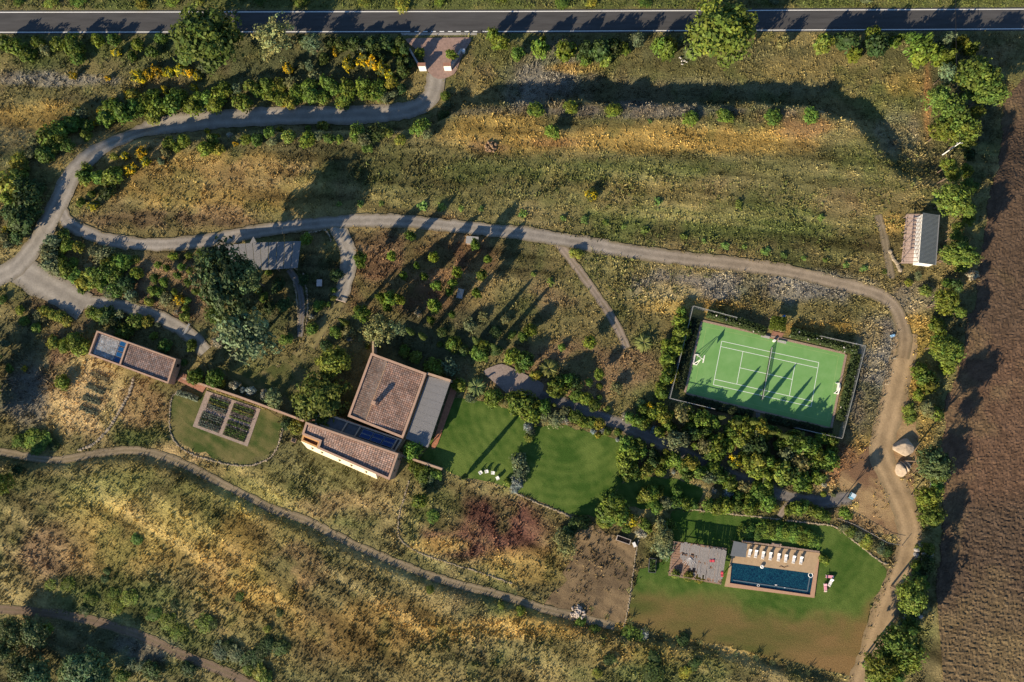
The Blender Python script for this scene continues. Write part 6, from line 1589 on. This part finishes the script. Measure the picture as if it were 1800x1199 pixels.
stone_wall("kerb_wall", [(535, 410), (560, 406), (570, 404), (578, 412), (582, 425)], 24, .25, "pale curved kerb above the carport garden")
# boulders
def boulder_mesh(seed):
    r = np.random.default_rng(seed); v, f = icosphere(4); vv = v.copy()
    for k in range(11):          # planes knocked off a ball
        d = r.normal(size=3); d /= np.linalg.norm(d); c = r.uniform(.62, .9); over = np.maximum(vv @ d - c, 0)
        vv -= d[None] * over[:, None] * .85
    vv *= 1 + .10 * (fbm(vv[:, 0] * 3 + 5, vv[:, 1] * 3 + vv[:, 2] * 2, 1.6, seed) - .5)[:, None]
    vv[:, 2] *= .8
    return np_mesh("boulder", vv, f, None, True)
def boulder(a, b, sx, sy, sz, rz, label, seed, stripes=False):
    x, y, z = (float(q) for q in G(a, b)); me = boulder_mesh(seed)
    co = np.empty(len(me.vertices) * 3, np.float32); me.vertices.foreach_get("co", co); co = co.reshape(-1, 3)
    if stripes:
        g = co[:, 0] * .9 + co[:, 1] * .35
        for g0, w_ in ((.22, .07), (.58, .10)): co[:, 2] -= .5 * np.exp(-((g - g0 + .1 * co[:, 1] ** 2) / w_) ** 2) * (co[:, 2] > -.2)
    me.vertices.foreach_set("co", co.ravel()); me.update()
    me.materials.append(mat("granite", (0.40, 0.315, 0.23), .95, .2, 1.2, bump=.06, bscale=3))
    o = bpy.data.objects.new("boulder", me); o.location = (x, y, z + sz * .25); o.scale = (sx, sy, sz); o.rotation_euler = (0, 0, rz); link(o)
    tag(o, label, "boulder", "beige boulders beside the dirt track")
boulder(1586, 787, 2.5, 2.3, 2.0, .5, "large smooth beige boulder beside the dirt track", 801)
boulder(1584, 823, 2.1, 2.0, 1.7, .1, "split beige boulder with deep clefts beside the dirt track", 802, True)
def heap(name, a, b, rad, n, label, cat, m, sz=.28, seed=1):
    x, y, z = (float(q) for q in G(a, b)); r = random.Random(seed); t = thing(name, label, cat, (x, y, z)); me_ = []
    for q in ROCKS:
        w_ = q.copy(); w_.materials.clear(); w_.materials.append(m); me_.append(w_)
    for k in range(n):
        d_ = rad * r.random() ** .6; an = r.uniform(0, 6.28); s = sz * r.uniform(.6, 1.4); o = bpy.data.objects.new("stone", r.choice(me_))
        o.location = (d_ * math.cos(an), d_ * math.sin(an), s * .4 + .5 * (1 - d_ / rad)); o.scale = (s, s * r.uniform(.6, 1), s); o.rotation_euler = (r.uniform(0, 3), r.uniform(0, 3), r.uniform(0, 3)); link(o, t)
heap("rubble_heap", 1016, 1076, 1.7, 70, "heap of pale rubble in the bare yard", "rubble heap", mat("pale_rubble", (0.42, 0.35, 0.29), .95, .4, 2), .26, 3)
heap("earth_heap", 863, 258, 1.6, 40, "small reddish earth heap in the upper meadow", "earth heap", mat("red_earth", (0.21, 0.135, 0.08), .95, .3, 2), .32, 4)
heap("rubble_heap", 1199, 106, 1.6, 14, "few white stones at the foot of the roadside shrubs", "stones", mat("white_stone", (0.42, 0.40, 0.38), .95, .3, 2), .18, 5)
heap("rock_pile", 1602, 1090, 2.2, 16, "grey rocks under the lower tree belt", "rocks", mat("grey_rock", (0.27, 0.25, 0.24), .95, .3, 2), .55, 8)
heap("rock_pile", 1625, 975, 2.4, 16, "grey rocks at the ploughed field's edge", "rocks", MATS["grey_rock"], .55, 9)
# wooden trough in the bare yard
x, y = W(1096, 949, .5); t = thing("wooden_trough", "open wooden trough at the top of the bare yard", "trough", (x, y, 0), -.33)
for (a, b, lx, ly) in ((0, .55, 3.4, .12), (0, -.55, 3.4, .12), (-1.64, 0, .12, .98), (1.64, 0, .12, .98)): mb = MB(); mb.box(a, b, lx, ly, 0, .75); lpart("side_board", mb, mat("grey_board", (0.40, 0.34, 0.29), .9, .25, 4), t)
mb = MB(); mb.box(0, 0, 3.15, .97, .0, .12); lpart("bottom", mb, SOIL, t)
x, y = W(1115, 957, .3); t = thing("stone_block", "pale block beside the wooden trough", "block", (x, y, 0), .4); mb = MB(); mb.box(0, 0, .8, 1.3, 0, .5); lpart("block", mb, STONE, t); mb = MB(); mb.box(0, 0, .7, 1.1, .5, .62); lpart("cap_stone", mb, WHITE, t)
# raised planter left of pergola
x, y = W(1147, 994, .5); t = thing("raised_planter", "dark raised planter on the lawn left of the pergola", "planter", (x, y, 0), -.08)
for (a, b, lx, ly) in ((0, 1.6, 1.6, .12), (0, -1.6, 1.6, .12), (-.8, 0, .12, 3.0), (.8, 0, .12, 3.0)): mb = MB(); mb.box(a, b, lx, ly, 0, .6); lpart("side_board", mb, mat("dark_board", (0.07, 0.075, 0.08), .8, .2, 4), t)
r_ = np.random.default_rng(44); n = 90; p = (r_.random((n, 2)) - .5) * [1.3, 2.8]; v = leaf_quads(r_, np.column_stack([p, .55 + .2 * r_.random(n)]), r_.normal(size=(n, 3)) * .5 + [0, 0, 1], .3)
link(bpy.data.objects.new("plants", raw_mesh("plants", v, np.arange(len(v)).reshape(-1, 4), np.repeat(np.array((.05, .09, .02)) * (.6 + .8 * r_.random((n, 1))), 4, 0))), t)
# twin outdoor air-conditioning units below the garden wall
for i, a in enumerate(((744, 818.5), (751, 822))):
    x, y = W(*a, 1.0); t = thing("air_conditioner", "outdoor air-conditioning unit below the garden wall, " + ("left" if i == 0 else "right") + " one", "air conditioner", (x, y, 0), -.33, "air conditioners below the garden wall")
    mb = MB(); mb.box(0, 0, .9, .9, .1, .95); lpart("case", mb, WHITE, t)
    mb = MB(); mb.tube((0, 0, .95), (0, 0, .97), .36, n=18); lpart("fan_grille", mb, DARK, t)
    mb = MB(); torus(mb, (0, 0, .98), .37, .03); lpart("fan_rim", mb, WHITE, t)
    mb = MB(); mb.box(0, 0, .8, .12, 0, .1); lpart("foot", mb, DARK, t)
x, y = W(516, 774, .4); t = thing("dark_hatch", "small dark hatch left of the long wing", "hatch", (x, y, 0), -.33); mb = MB(); mb.box(0, 0, 1.2, 1.0, 0, .35); lpart("kerb", mb, COPING, t); mb = MB(); mb.box(0, 0, 1.0, .8, .35, .39); lpart("cover", mb, DARK, t)
x, y = W(561.5, 497.5, .6); t = thing("garden_box", "pale flat-topped box in the shaded garden", "box", (x, y, 0), 0); mb = MB(); mb.box(0, 0, 1.2, 1.6, 0, .7); lpart("body", mb, WOOD, t); mb = MB(); mb.box(0, 0, 1.35, 1.75, .7, .78); lpart("lid", mb, mat("pale_lid", (0.46, 0.40, 0.38), .8, .15, 3), t)
x, y = W(830, 422, 2.0); t = thing("tool_hut", "small grey flat-roofed hut behind an orchard tree", "hut", (x, y, 0), -.1); mb = MB(); mb.box(0, 0, 2.8, 1.6, 0, 1.9); lpart("wall", mb, WOOD, t); mb = MB(); mb.box(0, 0, 3.1, 1.9, 1.9, 2.0); lpart("roof", mb, mat("grey_sheet", (0.30, 0.29, 0.28), .8, .15, 2), t)
x, y = W(808, 514, 1.2); t = thing("play_tent", "small grey pointed tent among the orchard trees", "tent", (x, y, 0), -.2)
B_ = [(-.8, -1.3), (.8, -1.3), (.8, 1.2), (-.8, 1.2)]; mb = MB(); ap = (.1, .1, 2.1)
for i in range(4): a, b = B_[i], B_[(i + 1) % 4]; mb.face([(*a, .1), (*b, .1), ap])
lpart("canvas", mb, mat("tent_canvas", (0.36, 0.36, 0.38), .9, .15, 2), t); mb = MB(); mb.tube((.1, .1, 2.0), (.1, .1, 2.4), .03); lpart("pole", mb, WOOD, t)
x, y = W(599, 529, .8); t = thing("wooden_barrier", "low brown and white barrier beam across the grass path", "barrier", (x, y, 0), -.3); mb = MB(); mb.box(0, 0, 2.6, .18, .7, .88); lpart("beam", mb, mat("pale_beam", (0.46, 0.36, 0.28), .8, .2, 4), t)
for a in (-1.1, 1.1): mb = MB(); mb.box(a, 0, .16, .3, 0, .7); lpart("post", mb, WOOD, t)
x, y = W(327.5, 578.5, .9); t = thing("lane_gate", "pale bar gate across the shaded lane", "gate", (x, y, 0), 1.15)
for z0 in (.4, .7, 1.0): mb = MB(); mb.box(0, 0, 3.0, .07, z0, z0 + .09); lpart("bar", mb, mat("gate_grey", (0.42, 0.42, 0.42), .6, .1, 3), t)
for a in (-1.5, 1.5): mb = MB(); mb.box(a, 0, .12, .12, 0, 1.2); lpart("post", mb, MATS["gate_grey"], t)
# blue cart
x, y = W(1497.5, 872.5, .7); t = thing("blue_cart", "small light blue utility cart on the dirt at the path end", "cart", (x, y, 0), 1.05)
BLUE = mat("cart_blue", (0.16, 0.36, 0.50), .5, .15, 2)
mb = MB(); mb.box(.1, 0, 1.5, 1.0, .35, .75); mb.box(-.35, 0, .5, .98, .76, .95); lpart("body", mb, BLUE, t); mb = MB(); mb.box(.25, 0, .95, 1.05, 1.3, 1.36); lpart("roof", mb, mat("cart_pale", (0.55, 0.66, 0.72), .5, .1, 2), t)
for a in (-.2, .7):
    for b in (-.47, .47):
        mb = MB(); mb.tube((a, b, .75), (a, b, 1.3), .03); lpart("pillar", mb, FRAME, t)
for a in (-.45, .65):
    for b in (-.55, .55): mb = MB(); mb.tube((a, b - .08, .25), (a, b + .08, .25), .25, n=14); lpart("wheel", mb, DARK, t)
mb = MB(); mb.box(.3, 0, .4, .9, .76, 1.0); lpart("seat", mb, DARK, t)
# posts, poles
def post(a, b, h, label, name="wooden_post", r0=.08, m=None, cat="post"):
    x, y, z = (float(q) for q in G(a, b)); mb = MB(); mb.tube((x, y, z - .1), (x, y, z + h), r0, r0 * .85, 10); mb.tube((x, y, z + h), (x, y, z + h + .06), r0 * 1.25, r0 * .6, 10)
    return one(name, mb, m or WOOD, label, cat, (x, y, z))
post(1564.5, 1034, 1.9, "wooden post on the lower dirt track"); post(1585, 959, 1.6, "gate post right of the grassy bank"); post(1472, 911, 1.3, "wire fence post by the lone round tree"); post(1530, 937, 1.3, "wire fence post above the grassy bank")
mb = MB(); P_ = [W(1472, 911, 1.2), W(1500, 921, 1.2), W(1530, 937, 1.2), W(1560, 954, 1.3), W(1585, 959, 1.5)]
for a, b in zip(P_[:-1], P_[1:]): mb.tube((*a, 1.25), (*b, 1.25), .035, n=5)
one("fence_wire", mb, FRAME, "wire strung between the posts above the grassy bank", "wire", (*P_[0], 0))
x, y, z = (float(q) for q in G(1657, 272)); PH = 7.5
up = thing("utility_pole", "pale utility pole in the tree belt by the field", "utility pole", (x, y, z))
mb = MB(); mb.tube((x, y, z), (x, y, z + PH), .16, .10, 12); part("pole", mb, mat("pole_concrete", (0.66, 0.65, 0.62), .8, .1, 3), up)
mb = MB(); mb.box(x, y, 1.5, .12, z + PH - .5, z + PH - .36); part("crossarm", mb, FRAME, up)
for q in (-.6, 0, .6): mb = MB(); mb.tube((x + q, y, z + PH - .36), (x + q, y, z + PH - .15), .06, .03, 8); part("insulator", mb, WHITE, up)
mb = MB(); a = Vector((x, y, z + PH - .15)); b = Vector((*W(1683, -160, 3.5), 3.5)); n = 24
for k in range(n):
    t0, t1 = k / n, (k + 1) / n; s0 = -1.2 * 4 * t0 * (1 - t0); s1 = -1.2 * 4 * t1 * (1 - t1)
    mb.tube(a.lerp(b, t0) + Vector((0, 0, s0)), a.lerp(b, t1) + Vector((0, 0, s1)), .06, n=5)
one("power_line", mb, DARK, "dark overhead cable from the utility pole across the road", "cable", (x, y, z))
mb = MB(); c = W(1378, 556, .5); mb.tube((*c, 0), (*c, .9), .3, .28, 10); one("blue_barrel", mb, mat("blue_plastic", (0.03, 0.16, 0.42), .5, .1, 3), "blue barrel behind the ivy gazebo", "barrel", (*c, 0))
mb = MB(); c = W(1569.5, 590, .4); mb.box(*c, .9, .6, 0, .5, .4); mb.box(c[0] + .2, c[1] + .1, .4, .4, .5, .7, .8); one("blue_tarp_bundle", mb, mat("pale_blue", (0.2, 0.36, 0.55), .7, .15, 3), "pale blue bundle beside the track bend", "bundle", (*c, 0))

# ---- meadow growth: dry grass, weeds and scrub, too many to count --------------------------------
def tufts(name, n, label, hmin, hmax, wide, sel, blades=5, shade=1.0, lean=.55, tint=None, seed=5, tw=.65):
    r = np.random.default_rng(seed)
    q = r.random((n, 2)); ppx = -30 + 1860 * q[:, 0]; ppy = -25 + 1250 * q[:, 1]
    x, y, z = G(ppx, ppy)
    m = BASEMASK[np.clip(ppy.astype(int) + OY, 0, CANVAS_H - 1), np.clip(ppx.astype(int) + OX, 0, CANVAS_W - 1)]
    keepp = sel(ppx, ppy, x, y, m, r)
    x, y, z, ppx, ppy = x[keepp], y[keepp], z[keepp], ppx[keepp], ppy[keepp]
    n = len(x)
    col = albedo(ppx, ppy, x, y) * shade
    if tint is not None: col = col * (1 - tw) + np.array(tint) * tw
    col = col * (0.75 + 0.5 * r.random((n, 1)))
    size = (0.6 + 0.8 * fbm(x, y, 6, 131)) * (0.7 + 0.6 * r.random(n))
    h = (hmin + (hmax - hmin) * r.random((n, blades))) * size[:, None]
    az = r.random((n, blades)) * 2 * math.pi; ln = lean * r.random((n, blades)) * h * 1.6
    w = wide * (0.6 + 0.8 * r.random((n, blades))) * size[:, None]
    spread = 0.30
    bx = x[:, None] + spread * r.normal(size=(n, blades)); by = y[:, None] + spread * r.normal(size=(n, blades))
    bz = np.repeat(z[:, None], blades, 1) - 0.03
    wa = r.random((n, blades)) * math.pi
    dx = np.cos(wa) * w; dy = np.sin(wa) * w
    tx = bx + np.cos(az) * ln; ty = by + np.sin(az) * ln
    v = np.stack([np.stack([bx - dx, by - dy, bz], -1), np.stack([bx + dx, by + dy, bz], -1), np.stack([tx + dx * .25, ty + dy * .25, bz + h], -1)], 2).reshape(-1, 3)
    f = np.arange(len(v)).reshape(-1, 3)
    vc = np.repeat(np.repeat(col, blades, 0) * (0.85 + 0.3 * r.random((n * blades, 1))), 3, 0)
    me = np_mesh(name, v, f, vc, False)
    me.materials.append(M_TUFT)
    o = bpy.data.objects.new(name, me); o["kind"] = "stuff"; o["label"] = label
    return link(o)
M_TUFT = mat("grass_blades", (1, 1, 1), 0.9, 0.0, 1.0, attr=True, spec=0.1)
def inell(px, py, L):
    m = np.zeros(px.shape, bool)
    for cx, cy, rx, ry in L: m |= np.hypot((px - cx) / rx, (py - cy) / ry) < 1
    return m
SCRUB = [(960, 140, 110, 62), (1120, 196, 340, 16), (1330, 500, 235, 42), (1540, 630, 38, 105), (1510, 700, 26, 70), (120, 140, 160, 16), (1240, 540, 120, 16), (1440, 577, 110, 14), (1585, 240, 40, 60), (45, 690, 60, 90)]
WEEDS = [(1300, 385, 320, 66), (1560, 300, 75, 45), (900, 310, 300, 40), (230, 1050, 150, 45), (150, 90, 260, 30), (1120, 480, 130, 50), (560, 850, 90, 30), (760, 890, 60, 40), (1000, 1140, 320, 40), (250, 760, 60, 24)]
tufts("dry_grass", 80000, "dry yellow meadow grass over the fields", .16, .55, .15, lambda a, b, x, y, m, r: ((m == 0) & (fbm(x, y, 5, 7) + .25 * r.random(len(a)) > .42)) | ((m == 2) & (fbm(x, y, 6, 27) > .52) & (r.random(len(a)) < .5)), 5, 1.15, seed=5)
tufts("mown_stubble", 60000, "short stubble on the mown and bare patches", .05, .16, .12, lambda a, b, x, y, m, r: m == 2, 4, 1.0, seed=6)
tufts("grey_scrub", 30000, "grey thorny dry scrub below the bank and around the court", .3, .8, .14, lambda a, b, x, y, m, r: (m == 0) & inell(a + 60 * (fbm(x, y, 6, 3) - .5), b + 40 * (fbm(x, y, 5, 13) - .5), SCRUB), 8, 1.1, .7, seed=8)
tufts("green_weeds", 26000, "low green weeds among the dry grass", .2, .65, .2, lambda a, b, x, y, m, r: (m == 0) & inell(a, b, WEEDS) & (fbm(x, y, 4, 17) > .48), 5, 1.0, .6, (0.12, 0.155, 0.045), seed=9)
tufts("lawn_grass", 150000, "short green blades of the watered lawns", .03, .09, .07, lambda a, b, x, y, m, r: (m == 3) & (b < np.interp(a, [1100, 1270, 1420, 1560], [1030, 1055, 1080, 1050]) + 30 * (r.random(len(a)) - .5)), 3, 1.0, .8, (0.075, 0.125, 0.024), seed=12, tw=1.0)
tufts("verge_grass", 60000, "green grass on the far road verge", .2, .7, .16, lambda a, b, x, y, m, r: (m == 0) & (b < 15), 4, 1.0, .6, (0.12, 0.16, 0.045), seed=13)
